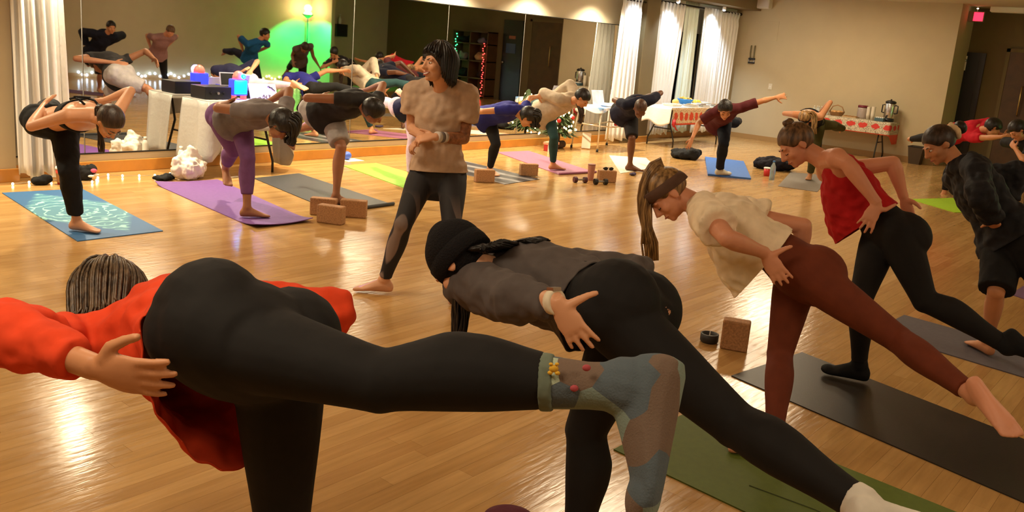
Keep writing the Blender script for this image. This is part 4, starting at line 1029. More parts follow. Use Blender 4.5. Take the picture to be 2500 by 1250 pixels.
        g.ell(a, np.array([sd, d, up]), (.036*S+infl, .042*S+infl, .045*S+infl), 12, 8)
        inner = nrm(J['PC']-J['hip'+which]); inn = 1. if inner@sd > 0 else -1.
        if which == 'R' and sh is not None:
            inn = s.sp.get('inR', inn)
        if toes:
            for i, (o, L, r) in enumerate([(.030, .045, .0135), (.010, .046, .010), (-.007, .041, .0095), (-.023, .034, .009), (-.037, .026, .0085)]):
                p0 = a-up*az+d*.145*S+sd*inn*o*S+up*(.014*S); p1 = p0+d*L*S-up*.003*S
                g.tube([p0-d*.02*S, p0, lerp(p0, p1, .6), p1, p1+d*r*.6*S], [r*S, r*S, r*1.05*S, r*S*.9, r*.4*S], 10)
        else:
            p0 = a-up*az+d*.15*S+up*.02*S
            g.ell(p0, np.array([d, sd, up]), (.045*S, .045*S+infl, .02*S+infl), 14, 9)
        return d, up, sd
    # ---- arms and hands
    def arm(s, g, w, infl=0., upto=2., flare=0., k=1., cuff=None):
        J = s.J; a, b, c = J['sh'+w], J['el'+w], J['wr'+w]
        bk = lerp(a, c, .5)-b; bk = -bk if np.linalg.norm(bk) > .02 else s.fr0
        s.limb(g, a, b, UARM, bk, 0., min(1., upto), infl, flare, 14, k)
        if upto > 1.:
            s.ball(g, b, .0365*s.S*s.k*k+infl+flare)
            s.limb(g, b, c, FARM, s.hand_n(w), 0., min(1.02, upto-1), infl+(0. if cuff is None else max(0., flare)), flare*.6 if cuff is None else cuff, 14, k)
    def shoulder(s, g, infl=0.):
        J = s.J; p, tan, r, fr = s.spine(1.0)
        for w in ('R', 'L'):
            sh = J['sh'+w]; mid = p+tan*.035*s.S
            g.tube([mid, lerp(mid, sh, .5)+tan*.004, sh], [.055*s.S*s.k+infl, .054*s.S*s.k+infl, .051*s.S*s.k+infl], 14)
            s.ball(g, sh, .053*s.S*s.k+infl)
            # lats / chest bridge
            q, t2, r2, f2 = s.spine(.80); side = 1. if w == 'R' else -1.
            g.tube([q+r2*side*.09*s.S, sh-tan*.015], [.075*s.S+infl, .05*s.S+infl], 14)
    def hand_n(s, w):
        """palm normal"""
        h = s.sp.get('hand'+w, {})
        if 'n' in h: return nrm(np.array(h['n'], float))
        J = s.J; t = lerp(J['PC'], J['SC'], .2)-J['wr'+w]; d = nrm(J['wr'+w]-J['el'+w])
        return nrm(t-d*(t@d))
    def hand(s, g, w):
        J = s.J; W = J['wr'+w]; S = s.S*.98; h = s.sp.get('hand'+w, {})
        fa = nrm(W-J['el'+w])
        d = fa
        if 'to' in h: d = nrm(CAMP+ray(*h['to'])*((W-CAMP)@FW+h.get('dd', 0.))-W)
        elif 'd' in h: d = nrm(np.array(h['d'], float))
        n = s.hand_n(w); n = nrm(n-d*(n@d)); sd = np.cross(n, d)
        # thumb side
        if 'thumb' in h:
            tdir = nrm(CAMP+ray(*h['thumb'])*((W-CAMP)@FW+h.get('td', 0.))-W); sg = 1. if tdir@sd > 0 else -1.
        else:
            sg = h.get('side', 1.); tdir = nrm(d*.75+sd*sg*.7+n*.2)
        ts = sd*sg
        rs = []
        for x, hw, th in [(-.012, .024, .018), (.01, .027, .018), (.035, .036, .017), (.065, .042, .0145), (.088, .041, .012), (.098, .036, .009)]:
            c = W+d*x*S; rs.append(np.array([c+ts*hw*S*cos(2*pi*j/14)+n*th*S*sin(2*pi*j/14) for j in range(14)]))
        g.rings(rs)
        curl = h.get('curl', .25); spread = h.get('spread', .10)
        for i, (o, L, r) in enumerate([(.030, .072, .0088), (.0105, .080, .0090), (-.0095, .074, .0087), (-.0285, .058, .0078)]):
            p = W+d*(.090-abs(o)*.15)*S+ts*o*S
            v = nrm(d+ts*spread*(o/.02)); pts = [p-v*.015*S, p]; ang = 0.
            for q, fr in enumerate((.46, .30, .24)):
                ang += curl*(.7 if q == 0 else 1.)*(1+.12*i)
                vv = v*cos(ang)+n*sin(ang); pts.append(pts[-1]+vv*L*fr*S)
            g.tube(pts+[pts[-1]+vv*r*.5*S], [r*S*1.05, r*S*1.05, r*S, r*.93*S, r*.8*S, r*.4*S], 10)
        b0 = W+d*.022*S+ts*.020*S; t1 = b0+nrm(tdir*.6+ts*.8)*.034*S; t2 = t1+nrm(tdir+ts*.1)*.034*S; t3 = t2+nrm(tdir+d*.15)*.026*S
        g.tube([b0, t1, t2, t3, t3+tdir*.005*S], [.016*S, .0135*S, .0105*S, .0088*S, .004*S], 10)
    # ---- head
    def L2W(s, p): return s.J['head']+(s.hx*p[0]+s.hf*p[1]+s.hu*p[2])*s.hS
    def headgeo(s, g):
        ax = np.array([s.hx, s.hf, s.hu]); S = s.hS
        def e(c, r, nu=16, nv=10): g.ell(s.L2W(c), ax, [v*S for v in r], nu, nv)
        e((0, -.014, .026), (.074, .094, .088), 20, 14)
        e((0, .030, -.022), (.061, .064, .080), 18, 12)
        e((0, .034, -.062), (.050, .052, .050))
        e((0, .070, -.094), (.022, .019, .018))
        for x in (-1, 1):
            e((x*.040, .060, -.030), (.024, .026, .026))
            e((x*.030, .080, .016), (.028, .012, .009))
            e((x*.075, -.008, -.012), (.008, .021, .032), 10, 8)
            e((x*.012, .097, -.036), (.009, .010, .008), 10, 8)
        g.tube([s.L2W((0, .088, .016)), s.L2W((0, .100, -.012)), s.L2W((0, .114, -.034)), s.L2W((0, .100, -.042))], [.009*S, .011*S, .0125*S, .008*S], 10)
        e((0, .086, -.064), (.024, .012, .008), 12, 8)
        e((0, .084, -.074), (.021, .012, .008), 12, 8)
        # neck
        p, tan, r, fr = s.spine(1.02)
        k = s.sp.get('neck', 1.)
        g.tube([p-tan*.02, lerp(p, s.L2W((0, -.03, -.06)), .5), s.L2W((0, -.025, -.055)), s.L2W((0, -.02, -.01))], [.062*S*k, .054*S*k, .053*S*k, .05*S*k], 16)

def remesh(g, name, mat, parent, base, vox, smooth=4, fac=.5, cuts=None, disp=None, solid=None, keep=()):
    """union of closed shapes -> one continuous surface"""
    me = bpy.data.meshes.new(name)
    v = g.verts()-base
    me.from_pydata(v.tolist(), [], g.f); me.update()
    o = bpy.data.objects.new(name, me); COL.objects.link(o)
    m = o.modifiers.new('r', 'REMESH'); m.mode = 'VOXEL'; m.voxel_size = vox; m.use_smooth_shade = True
    if smooth:
        m = o.modifiers.new('s', 'SMOOTH'); m.factor = fac; m.iterations = smooth
    if disp:
        tx = bpy.data.textures.new('fold', 'CLOUDS'); tx.noise_scale = disp[0]; tx.noise_depth = 1
        m = o.modifiers.new('d', 'DISPLACE'); m.texture = tx; m.strength = disp[1]; m.mid_level = .5; m.texture_coords = 'LOCAL'
        if len(disp) > 2:
            t2 = bpy.data.textures.new('crease', 'CLOUDS'); t2.noise_scale = disp[2]; t2.noise_depth = 0
            m = o.modifiers.new('d2', 'DISPLACE'); m.texture = t2; m.strength = disp[3]; m.mid_level = .5; m.texture_coords = 'LOCAL'
        m = o.modifiers.new('s2', 'SMOOTH'); m.factor = .5; m.iterations = 1
    dg = bpy.context.evaluated_depsgraph_get()
    nm = bpy.data.meshes.new_from_object(o.evaluated_get(dg))
    o.modifiers.clear(); o.data = nm; bpy.data.meshes.remove(me); nm.name = name
    nm.materials.clear(); nm.materials.append(mat)
    if cuts:
        bm = bmesh.new(); bm.from_mesh(nm)
        for c, nn, R in cuts:
            c = Vector(tuple(np.asarray(c)-base)); nn = Vector(tuple(nn))
            fs = [f for f in bm.faces if (f.calc_center_median()-c).length < R]
            geom = list({v for f in fs for v in f.verts})+list({e for f in fs for e in f.edges})+fs
            bmesh.ops.bisect_plane(bm, geom=geom, plane_co=c, plane_no=nn, dist=1e-5)
            def near_arm(q):
                for a, b, rr_ in keep:
                    a = Vector(tuple(a-base)); b = Vector(tuple(b-base)); d = b-a; t = max(0., min(1., (q-a).dot(d)/d.length_squared))
                    if (q-(a+d*t)).length < rr_: return True
                return False
            kill = [f for f in bm.faces if (f.calc_center_median()-c).length < R and (f.calc_center_median()-c).dot(nn) > 1e-4 and not near_arm(f.calc_center_median())]
            bmesh.ops.delete(bm, geom=kill, context='FACES')
        bm.to_mesh(nm); bm.free()
        m = o.modifiers.new('thick', 'SOLIDIFY'); m.thickness = solid or .004; m.offset = -1
    nm.polygons.foreach_set('use_smooth', [True]*len(nm.polygons))
    o.parent = parent
    return o

SKIN = {}
def skin(name, c):
    return pbr('skin_'+name, s2l(c), .48, spec=.35, noise=(9, .07), bump=(120, .05, .003))
SK_fair = skin('fair', (214, 158, 122)); SK_tan = skin('tan', (196, 136, 96)); SK_pink = skin('rosy', (216, 150, 118)); SK_brown = skin('brown', (104, 66, 44)); SK_mid = skin('olive', (176, 122, 86)); SK_dim = skin('warm_brown', (150, 100, 70))

def hairmat(name, c, c2=None):
    n = 'hair_'+name
    if n in MATS: return MATS[n]
    m = pbr(n, s2l(c), .42, spec=.45)
    nt = m.node_tree; b = nt.nodes['Principled BSDF']; N = nt.nodes.new; L = nt.links.new
    tc = N('ShaderNodeTexCoord'); ns = N('ShaderNodeTexNoise'); ns.inputs['Scale'].default_value = 60; ns.inputs['Detail'].default_value = 4
    mp = N('ShaderNodeMapping'); mp.inputs['Scale'].default_value = (1, 1, .18); L(tc.outputs['Object'], mp.inputs['Vector']); L(mp.outputs['Vector'], ns.inputs['Vector'])
    r = N('ShaderNodeValToRGB'); r.color_ramp.elements[0].position = .35; r.color_ramp.elements[1].position = .68
    r.color_ramp.elements[0].color = tuple(v*.55 for v in s2l(c)[:3])+(1,); r.color_ramp.elements[1].color = s2l(c2 or [min(255, v*1.35+6) for v in c])
    L(ns.outputs['Fac'], r.inputs['Fac']); L(r.outputs['Color'], b.inputs['Base Color'])
    bp = N('ShaderNodeBump'); bp.inputs['Strength'].default_value = .5; bp.inputs['Distance'].default_value = .006
    L(ns.outputs['Fac'], bp.inputs['Height']); L(bp.outputs['Normal'], b.inputs['Normal'])
    return m
HR_black = hairmat('black', (22, 18, 17)); HR_dark = hairmat('dark_brown', (46, 34, 28)); HR_brown = hairmat('brown', (84, 60, 42), (128, 96, 66)); HR_blond = hairmat('dark_blond', (118, 84, 48), (176, 138, 88)); HR_ash = hairmat('brown_short', (66, 50, 38), (104, 84, 62)); HR_shave = hairmat('shaved', (70, 48, 36))
M_eyew = pbr('eye_white', (.75, .72, .68), .3); M_eyed = pbr('eye_dark', (.01, .008, .006), .2); M_lip = pbr('lip', s2l((168, 84, 74)), .5); M_teeth = pbr('teeth', (.8, .77, .7), .3)

def hair_cap(s, mat, low=-.05, front=.055, puff=.010, rough=.0, seed=1, name='hair', side=.0):
    """scalp of hair: a shell outside the skull except over the face"""
    nu, nv = 56, 36; rr = np.random.RandomState(seed); V = []; F = []
    c = np.array([0, -.016, .024]); R = np.array([.076, .097, .091])+puff
    tuft = rr.rand(nu)*2*pi
    for i in range(nv+1):
        th = pi*i/nv
        for j in range(nu):
            ph = 2*pi*j/nu
            d = np.array([sin(th)*cos(ph), sin(th)*sin(ph), cos(th)])
            p = c+d*R
            # hairline: how far in front and how low
            k = 1.
            fy = p[1]; fz = p[2]
            line = low if fy < .0 else low+(front-low)*min(1, (fy/.085)**1.0)
            if abs(p[0]) > .05 and fy > -.01 and fy < .05: line = max(line, -.005+side)
            k = 1/(1+math.exp(-(fz-line)/.006))
            f = .80+.20*k
            if rough: f += k*rough*(.5*sin(ph*9+th*5+tuft[j])*(rr.rand())+.6*(rr.rand()-.5))
            V.append(s.L2W(c+d*R*f))
    for i in range(nv):
        for j in range(nu):
            q = (j+1) % nu; F.append((i*nu+j, (i+1)*nu+j, (i+1)*nu+q, i*nu+q))
    o = mesh_obj(name, np.array(V)-s.base, F, mat, s.root, True)
    return o
def strands(s, name, mat, path, r0, r1, count=36, rad=.006, seed=1, taper=.3, wob=.01, flat=None):
    """a lock of hair: many thin strands along a path (world points)"""
    rr = np.random.RandomState(seed); path = [np.asarray(p, float) for p in path]; g = Geo()
    # dense path
    ts = np.linspace(0, len(path)-1, 12); P = []
    for t in ts:
        i = min(int(t), len(path)-2); u = t-i
        p0 = path[max(i-1, 0)]; p1 = path[i]; p2 = path[i+1]; p3 = path[min(i+2, len(path)-1)]
        P.append(.5*((2*p1)+(-p0+p2)*u+(2*p0-5*p1+4*p2-p3)*u*u+(-p0+3*p1-3*p2+p3)*u**3))
    for c in range(count):
        a = rr.rand()*2*pi; q = math.sqrt(rr.rand()); pts = []; rd = []; ph = rr.rand()*6; end = 1-rr.rand()*.18
        for i, p in enumerate(P):
            t = i/(len(P)-1)
            if t > end: break
            tan = nrm(P[min(i+1, len(P)-1)]-P[max(i-1, 0)]); x = nrm(np.cross(tan, np.array([.3, .5, .8]))); y = np.cross(tan, x)
            if flat is not None: x = nrm(flat-tan*(flat@tan)); y = np.cross(tan, x)*.22
            env = (r0+(r1-r0)*t)*(math.sin(pi*min(1, .12+t*1.1))**.5 if t < .8 else 1-.6*(t-.8)/.2)
            pts.append(p+(x*cos(a)+y*sin(a))*env*q+x*wob*sin(ph+t*5)*t); rd.append(rad*(1-taper*t)*(.35 if i == len(P)-1 else 1))
        g.tube(pts, rd, 5)
    return g.obj(name, mat, s.root, True, s.base)

def face_parts(s, smile=False, brow=HR_dark, closed=False):
    ax = np.array([s.hx, s.hf, s.hu]); S = s.hS
    for x in (-1, 1):
        if closed:
            g = Geo(); g.tube([s.L2W((x*.018, .0885, -.012)), s.L2W((x*.031, .0895, -.017)), s.L2W((x*.044, .081, -.013))], .0022*S, 6); g.obj('eyelashes', M_eyed, s.root, True, s.base)
        else:
            o = Geo().ell(s.L2W((x*.031, .0800, -.004)), ax, (.013*S, .010*S, .006*S), 12, 8).obj('eye', M_eyew, s.root, True, s.base)
            Geo().ell(s.L2W((x*.031, .0865, -.004)), ax, (.0056*S, .0048*S, .0056*S), 10, 8).obj('iris', M_eyed, o, True, s.base)
        Geo().tube([s.L2W((x*.014, .093, .016)), s.L2W((x*.032, .091, .021)), s.L2W((x*.050, .075, .015))], [.003*S, .0034*S, .0018*S], 6).obj('eyebrow', brow, s.root, True, s.base)
    if smile:
        g = Geo(); g.tube([s.L2W((-.029, .081, -.060)), s.L2W((-.014, .0905, -.067)), s.L2W((0, .0925, -.069)), s.L2W((.014, .0905, -.067)), s.L2W((.029, .079, -.060))], [.002*S, .0058*S, .0064*S, .0058*S, .002*S], 8)
        o = g.obj('mouth', M_teeth, s.root, True, s.base)
        for dz, nm in ((.0075, 'lip'), (-.0085, 'lip')):
            Geo().tube([s.L2W((-.030, .081, -.060)), s.L2W((-.014, .0950, -.068+dz)), s.L2W((0, .0970, -.070+dz)), s.L2W((.014, .0950, -.068+dz)), s.L2W((.030, .081, -.060))], [.0015*S, .0036*S, .0042*S, .0036*S, .0015*S], 8).obj(nm, M_lip, o, True, s.base)
    else:
        Geo().tube([s.L2W((-.022, .086, -.069)), s.L2W((0, .0985, -.0685)), s.L2W((.022, .086, -.069))], [.002*S, .0042*S, .002*S], 8).obj('mouth', M_lip, s.root, True, s.base)

def build_person(sp):
    s = Person(sp); J = s.J
    if J['rep']: print('STRETCH', sp['label'][:30], J['rep'])
    s.root = empty('person', s.base, sp['label'], 'person', sp.get('group'))
    near = sp.get('near', False)
    vb = sp.get('vox', .0055 if near else .0095); vc = sp.get('voxc', .008 if near else .011)
    g = Geo()
    s.torso(g, -.30, 1.07); s.shoulder(g); s.hipmass(g, -.004)
    hands = sp.get('hands', True)
    for w in ('R', 'L'):
        s.arm(g, w)
        if hands: s.hand(g, w)
    socks = sp.get('socks', '')
    for w in ('S', 'R'):
        s.leg(g, w); s.foot(g, w, -.003 if w in socks else 0., toes=(w not in socks))
    s.headgeo(g)
    s.body = remesh(g, 'body', sp['skin'], s.root, s.base, vb, 3 if near else 2)
    # ---- trousers
    p = sp.get('pants')
    if p:
        g = Geo(); inf = p.get('infl', .009 if near else .012)
        s.torso(g, -.30, p.get('waist', .22), inf); s.hipmass(g, inf)
        for w in ('S', 'R'): s.leg(g, w, inf, p.get('len'+w, p.get('len', 1.85)), p.get('flare', 0.))
        s.pants = remesh(g, p.get('name', 'leggings'), p['mat'], s.root, s.base, vc, p.get('smooth', 5 if near else 3), .5, None, p.get('disp'))
    # ---- top
    t = sp.get('top')
    if t:
        g = Geo(); inf = t.get('infl', .014 if near else .016)
        hem = t.get('hem', -.02); ez = t.get('ease', .03); dr = t.get('drape', .04)
        e0 = hem-.10 if t.get('open', near) else hem
        ease = lambda u: ez*max(0, min(1, (.85-u)/.85))
        drape = (lambda u: dr*max(0, min(1, (.95-u)/(.95-hem)))**t.get('dexp', 1.2))
        s.torso(g, e0, t.get('neck', 1.0), inf, ease, drape, 32, t.get('extra'))
        if not t.get('bare'):
            s.shoulder(g, inf)
        sl = t.get('sleeve', .5)
        if sl > 0:
            for w in ('R', 'L'): s.arm(g, w, inf+t.get('sinfl', .0), t.get('sleeve'+w, sl), t.get('sflare', .010), 1., t.get('cuff'))
        if t.get('hood'):
            q, tan, r, fr = s.spine(.98)
            c = q-fr*.075*s.S+tan*.01
            g.ell(c, np.array([r, fr, tan]), (.115*s.S, .05*s.S, .085*s.S), 16, 10)
            g.tube([q+r*.085*s.S+fr*.03+tan*.03, q-fr*.045+r*.07*s.S+tan*.05, q-fr*.06*s.S+tan*.05, q-fr*.045-r*.07*s.S+tan*.05, q-r*.085*s.S+fr*.03+tan*.03], .034*s.S, 12)
        cuts = None
        if t.get('open', near):
            q, tan, r, fr = s.spine(hem); hn = -tan
            if 'hemtilt' in t: hn = nrm(-tan+fr*t['hemtilt'])
            cuts = [(q, hn, t.get('cutR', .42))]
        s.top = remesh(g, t.get('name', 't_shirt'), t['mat'], s.root, s.base, vc, t.get('smooth', 6 if near else 3), .5, cuts, t.get('disp', (.09, .022) if near else (.08, .014)), .004, [(J['el'+w], J['wr'+w], .040*s.S*s.k+inf+t.get('sinfl', 0.)+.012) for w in ('R', 'L')] if sl > 1 else ())
    return s

def combed(s, mat, n, zend, grow=1.04, rad=.0045, seed=1, jit=.006, name='hair_strands', c0=(0., -.02, .0), flick=.0):
    """strands that run from the crown over the skull and hang to zend(phi); phi=0 is the face, pi the back of the head"""
    rr = np.random.RandomState(seed); g = Geo(); c = np.array([0, -.016, .024]); R = np.array([.078, .099, .093])*grow
    for i in range(n):
        ph = (rr.rand()*2-1)*pi; ze = zend(abs(ph))
        if ze is None: continue
        ze += rr.randn()*.006; pts = []; lift = abs(rr.randn())*jit; th = .08+.5*rr.rand()*(i % 3 == 0)
        k = 0
        while True:
            q = c+R*np.array([sin(th)*sin(ph), sin(th)*cos(ph), cos(th)])*(1+lift/.09)
            if th > pi/2: q[0] = c[0]+R[0]*sin(ph)*(1+lift/.09)*(1-.10*(th-pi/2)); q[1] = c[1]+R[1]*cos(ph)*(1+lift/.09)*(1-.10*(th-pi/2)); q[2] = c[2]-R[2]*(th-pi/2)
            pts.append(q)
            if q[2] <= ze or k > 14: break
            th += .22; k += 1
        if len(pts) < 3: continue
        pts[-1] = pts[-1]+rr.randn(3)*jit*.6+flick*np.array([sin(ph), cos(ph), -.5])
        m = len(pts); g.tube([s.L2W(q) for q in pts], [rad*(.8+.4*(j < m-1))*(1 if j < m-1 else .3) for j in range(m)], 5)
    return g.obj(name, mat, s.root, True, s.base)
# ================================================================== PEOPLE: who stands where
PEOPLE = {}
def C_(r, g, b): return s2l((r, g, b))
blk = cloth('black_legging_fabric', C_(24, 22, 22), .8, .15)
blk2 = cloth('black_jersey', C_(22, 22, 24)); charcoal = cloth('charcoal_legging', C_(42, 37, 37), .8, .15)
DN = np.array([0, 0, -1.])
def put(key, **sp): PEOPLE[key] = build_person(sp); return PEOPLE[key]

# ---- the far row, facing the room
p = put('P1', label='person in black joggers and strappy black top balancing on a blue patterned mat', H=1.58, face=-97, stand='L', skin=SK_fair, look=(.15, -.45, -.85), crown=(.25, -.8, .3), neck=.9,
    J=[('ankS', 'G', 187, 538), ('kneeS', 'ankS', 168, 418, 'n'), ('hipS', 'kneeS', 156, 300, 'f'), ('SC', 'PC', 226, 283, 'n'), ('head', 'SC', 268, 297, 'n'),
       ('elR', 'shR', 76, 309, 'f'), ('wrR', 'PC', 'O', -.05, -.02, .13), ('elL', 'shL', 319, 222, 'f'), ('wrL', 'elL', 256, 245, 'f'),
       ('kneeR', 'hipR', 124, 262, 'f'), ('ankR', 'kneeR', 108, 262, 'f'), ('toeR', 'ankR', 92, 258, .3), ('toeS', 'G', 206, 568, 0.)],
    pants=dict(mat=blk2, name='joggers', infl=.02, len=1.86, flare=.004, disp=(.08, .016)))
hair_cap(p, HR_dark, low=-.07)
q = [p.L2W((0, -.10, -.02)), p.L2W((0, -.13, -.05)), p.L2W((0, -.13, -.05))+(0, -.02, -.16), p.L2W((0, -.13, -.05))+(.01, -.02, -.33)]
strands(p, 'ponytail', HR_dark, q, .025, .016, 26, .006)
face_parts(p, closed=True)
g = Geo(); p.torso(g, .50, .70, .012); remesh(g, 'bra_band', blk2, p.root, p.base, .01, 2)
g = Geo()
for sgn in (-1, 1):
    pts = []
    for t, a in ((.62, -1.2), (.75, -.75), (.88, -.45), (1.0, .1)):
        c, tan, r, fr = p.spine(t); w, d, off = prof(TORSO, t); pts.append(c+r*sgn*w*p.S*(.25+.3*(t-.6)*2)+(-fr)*(d*p.S*.98+.012))
    g.tube(pts, .008, 6)
c0, tan, r, fr = p.spine(.78); g.tube([c0-fr*.118+r*.06, c0-fr*.12, c0-fr*.118-r*.06], .007, 6)
g.obj('strap', blk2, p.root, True, p.base)
gl = Geo()
for x in (-1, 1): gl.tube([p.L2W((x*.012+.022*x*cos(a), .1, -.008+.018*sin(a))) for a in np.linspace(0, 2*pi, 12)], .002, 5)
for x in (-1, 1): gl.tube([p.L2W((x*.055, .095, -.004)), p.L2W((x*.075, .0, .0))], .002, 5)
gl.obj('glasses', M_steel, p.root, True, p.base)

p = put('P2', label='person in grey t-shirt and purple leggings balancing beside the white-clothed table', H=1.58, face=-97, stand='L', skin=SK_dim, look=(.2, -.3, -.9), crown=(.5, -.75, -.3),
    J=[('ankS', 'G', 603, 508), ('kneeS', 'ankS', 605, 388, 'n'), ('hipS', 'kneeS', 586, 292, 'f'), ('SC', 'PC', 655, 275, 'n'), ('head', 'SC', 686, 305, 'n', 1.05),
       ('elR', 'shR', 531, 264, 'f'), ('wrR', 'PC', 'O', -.05, -.02, .14), ('elL', 'shL', 706, 221, 'f'), ('wrL', 'elL', 660, 246, 'f'),
       ('kneeR', 'hipR', 570, 368, 'f'), ('ankR', 'kneeR', 551, 410, 'f'), ('toeR', 'ankR', 563, 452, 'n'), ('toeS', 'G', 633, 533, 0.)],
    thick=1.08, glute=1.08, pants=dict(mat=cloth('purple_legging', C_(104, 66, 112), .8, .15), len=1.72),
    top=dict(mat=cloth('grey_tee', C_(112, 104, 104)), sleeve=.55, hem=-.02, ease=.02, drape=.05))
hair_cap(p, HR_black, low=-.10, puff=.03, rough=.05)
b0 = p.L2W((0, -.05, .10)); strands(p, 'hair_locks', HR_black, [b0, b0+DN*.06+p.hu*.03, b0+DN*.16+p.hu*.03, b0+DN*.24], .085, .05, 60, .011, 3)

p = put('P3', label='person in dark t-shirt and pale grey shorts balancing behind the cork blocks', H=1.70, face=-97, stand='L', skin=SK_dim, look=(.55, -.35, -.6), crown=(.5, -.8, -.1),
    J=[('ankS', 'G', 820, 478), ('kneeS', 'ankS', 833, 360, 'n'), ('hipS', 'kneeS', 806, 276, 'f'), ('SC', 'PC', 884, 246, 'n'), ('head', 'SC', 911, 272, 'n'),
       ('elR', 'shR', 749, 239, 'f'), ('wrR', 'PC', 'O', -.05, -.02, .15), ('elL', 'shL', 935, 207, 'f'), ('wrL', 'elL', 890, 222, 'f'),
       ('kneeR', 'hipR', 782, 300, 'f'), ('ankR', 'kneeR', 724, 318, 'f'), ('toeR', 'ankR', 720, 368, 'n'), ('toeS', 'G', 838, 500, 0.)],
    pants=dict(mat=cloth('pale_grey_shorts', C_(150, 142, 138)), name='shorts', infl=.022, len=.88, flare=.02, disp=(.08, .014)),
    top=dict(mat=cloth('dark_tee', C_(40, 38, 38)), sleeve=.35, hem=-.02, ease=.03, drape=.06))
hair_cap(p, HR_black, low=-.075, puff=.012, rough=.03)

p = put('P4', label='person in navy top and lavender leggings standing behind the instructor on a green mat', H=1.58, face=-97, stand='L', skin=SK_fair, look=(.2, -.4, -.85), crown=(.4, -.8, -.2),
    J=[('ankS', 'G', 1001, 430), ('kneeS', 'ankS', 1008, 340, 'n'), ('hipS', 'kneeS', 1003, 266, 'f'), ('SC', 'PC', 1062, 250, 'n'), ('head', 'SC', 1086, 270, 'n'),
       ('elR', 'shR', 1010, 262, 'f'), ('wrR', 'PC', 'O', -.05, -.02, .14), ('elL', 'shL', 1108, 215, 'f'), ('wrL', 'PC', 'O', .08, -.02, .15),
       ('kneeR', 'hipR', 962, 256, 'f'), ('ankR', 'kneeR', 925, 242, 'f'), ('toeR', 'ankR', 920, 262, 'f')],
    pants=dict(mat=cloth('lavender_legging', C_(206, 184, 196), .8, .15), len=1.9),
    top=dict(mat=cloth('navy_top', C_(34, 34, 62)), sleeve=.9, hem=.0, ease=.02, drape=.03))
hair_cap(p, HR_dark, low=-.08)

p = put('P5', label='person in royal blue shirt and black leggings, arms out, on the striped dark mat', H=1.58, face=-100, stand='L', skin=SK_tan, look=(.3, -.4, -.8), crown=(.5, -.75, -.25),
    J=[('ankS', 'G', 1196, 410), ('kneeS', 'ankS', 1211, 352, 'n'), ('hipS', 'kneeS', 1192, 286, 'f'), ('SC', 'PC', 1260, 270, 'n'), ('head', 'SC', 1288, 286, 'n'),
       ('elR', 'shR', 1180, 272, 'f'), ('wrR', 'elR', 1140, 270, 'f'), ('elL', 'shL', 1292, 240, 'f'), ('wrL', 'elL', 1312, 236, 'f'),
       ('kneeR', 'hipR', 1160, 262, 'f'), ('ankR', 'kneeR', 1138, 262, 'f'), ('toeR', 'ankR', 1130, 270, 'f')],
    pants=dict(mat=blk, len=1.93),
    top=dict(mat=cloth('royal_blue_shirt', C_(38, 40, 120)), sleeve=.55, hem=-.02, ease=.03, drape=.05))
hair_cap(p, HR_black, low=-.09, puff=.02)
b0 = p.L2W((0, -.02, .08)); strands(p, 'hair_locks', HR_black, [b0, b0+DN*.05+p.hu*.04, b0+DN*.12+p.hu*.05, b0+DN*.2+p.hu*.04], .085, .05, 60, .012, 5)

p = put('P6', label='person in light grey hoodie and teal leggings on the mauve mat', H=1.60, face=-105, stand='L', skin=SK_tan, look=(.25, -.65, -.6), crown=(.4, -.6, .55),
    J=[('ankS', 'G', 1350, 400), ('kneeS', 'ankS', 1353, 336, 'n'), ('hipS', 'kneeS', 1336, 270, 'f'), ('SC', 'PC', 1392, 247, 'n'), ('head', 'SC', 1421, 240, 'n', 1.1),
       ('elR', 'shR', 1328, 228, 'f'), ('wrR', 'PC', 'O', -.06, -.06, .10), ('elL', 'shL', 1392, 207, 'f'), ('wrL', 'PC', 'O', .08, -.02, .15),
       ('kneeR', 'hipR', 1306, 248, 'f'), ('ankR', 'kneeR', 1285, 246, 'f'), ('toeR', 'ankR', 1278, 252, 'f'), ('toeS', 'G', 1366, 416, 0.)],
    pants=dict(mat=cloth('teal_legging', C_(34, 62, 64), .8, .15), len=1.9),
    top=dict(mat=cloth('grey_hoodie', C_(182, 166, 146)), name='hoodie', sleeve=1.95, sinfl=.012, hem=-.02, ease=.05, drape=.10, hood=True))
hair_cap(p, HR_black, low=-.06, puff=.014, front=.035)
b0 = p.L2W((.0, -.07, -.06)); strands(p, 'ponytail', HR_dark, [b0, b0+p.hf*.12+DN*.06, b0+p.hf*.13+DN*.15, b0+p.hf*.13+DN*.24], .03, .03, 26, .009, 5)
face_parts(p, closed=True)

p = put('P7', label='person in navy t-shirt and dark shorts bowing low on the white mat', H=1.70, face=-118, stand='L', skin=SK_brown, look=(-.3, -.5, -.75), crown=(-.45, -.7, -.35),
    J=[('ankS', 'G', 1538, 402), ('kneeS', 'ankS', 1543, 338, 'n'), ('hipS', 'kneeS', 1538, 276, 'f'), ('SC', 'PC', 1560, 250, 'n'), ('head', 'SC', 1563, 265, 'n'),
       ('elR', 'shR', 1500, 244, 'f'), ('wrR', 'PC', 'O', -.06, -.02, .14), ('elL', 'shL', 1613, 227, 'f'), ('wrL', 'PC', 'O', .08, -.02, .15),
       ('kneeR', 'hipR', 1528, 266, 'f'), ('ankR', 'kneeR', 1518, 262, 'f'), ('toeR', 'ankR', 1514, 272, 'f'), ('toeS', 'G', 1548, 418, 0.)], shax=(-.86, .42, -.22),
    pants=dict(mat=cloth('dark_shorts', C_(34, 32, 34)), name='shorts', infl=.02, len=.95, flare=.014),
    top=dict(mat=cloth('navy_tee', C_(24, 27, 46)), sleeve=.55, hem=-.04, ease=.03, drape=.06))
hair_cap(p, HR_shave, low=-.05, puff=.002)

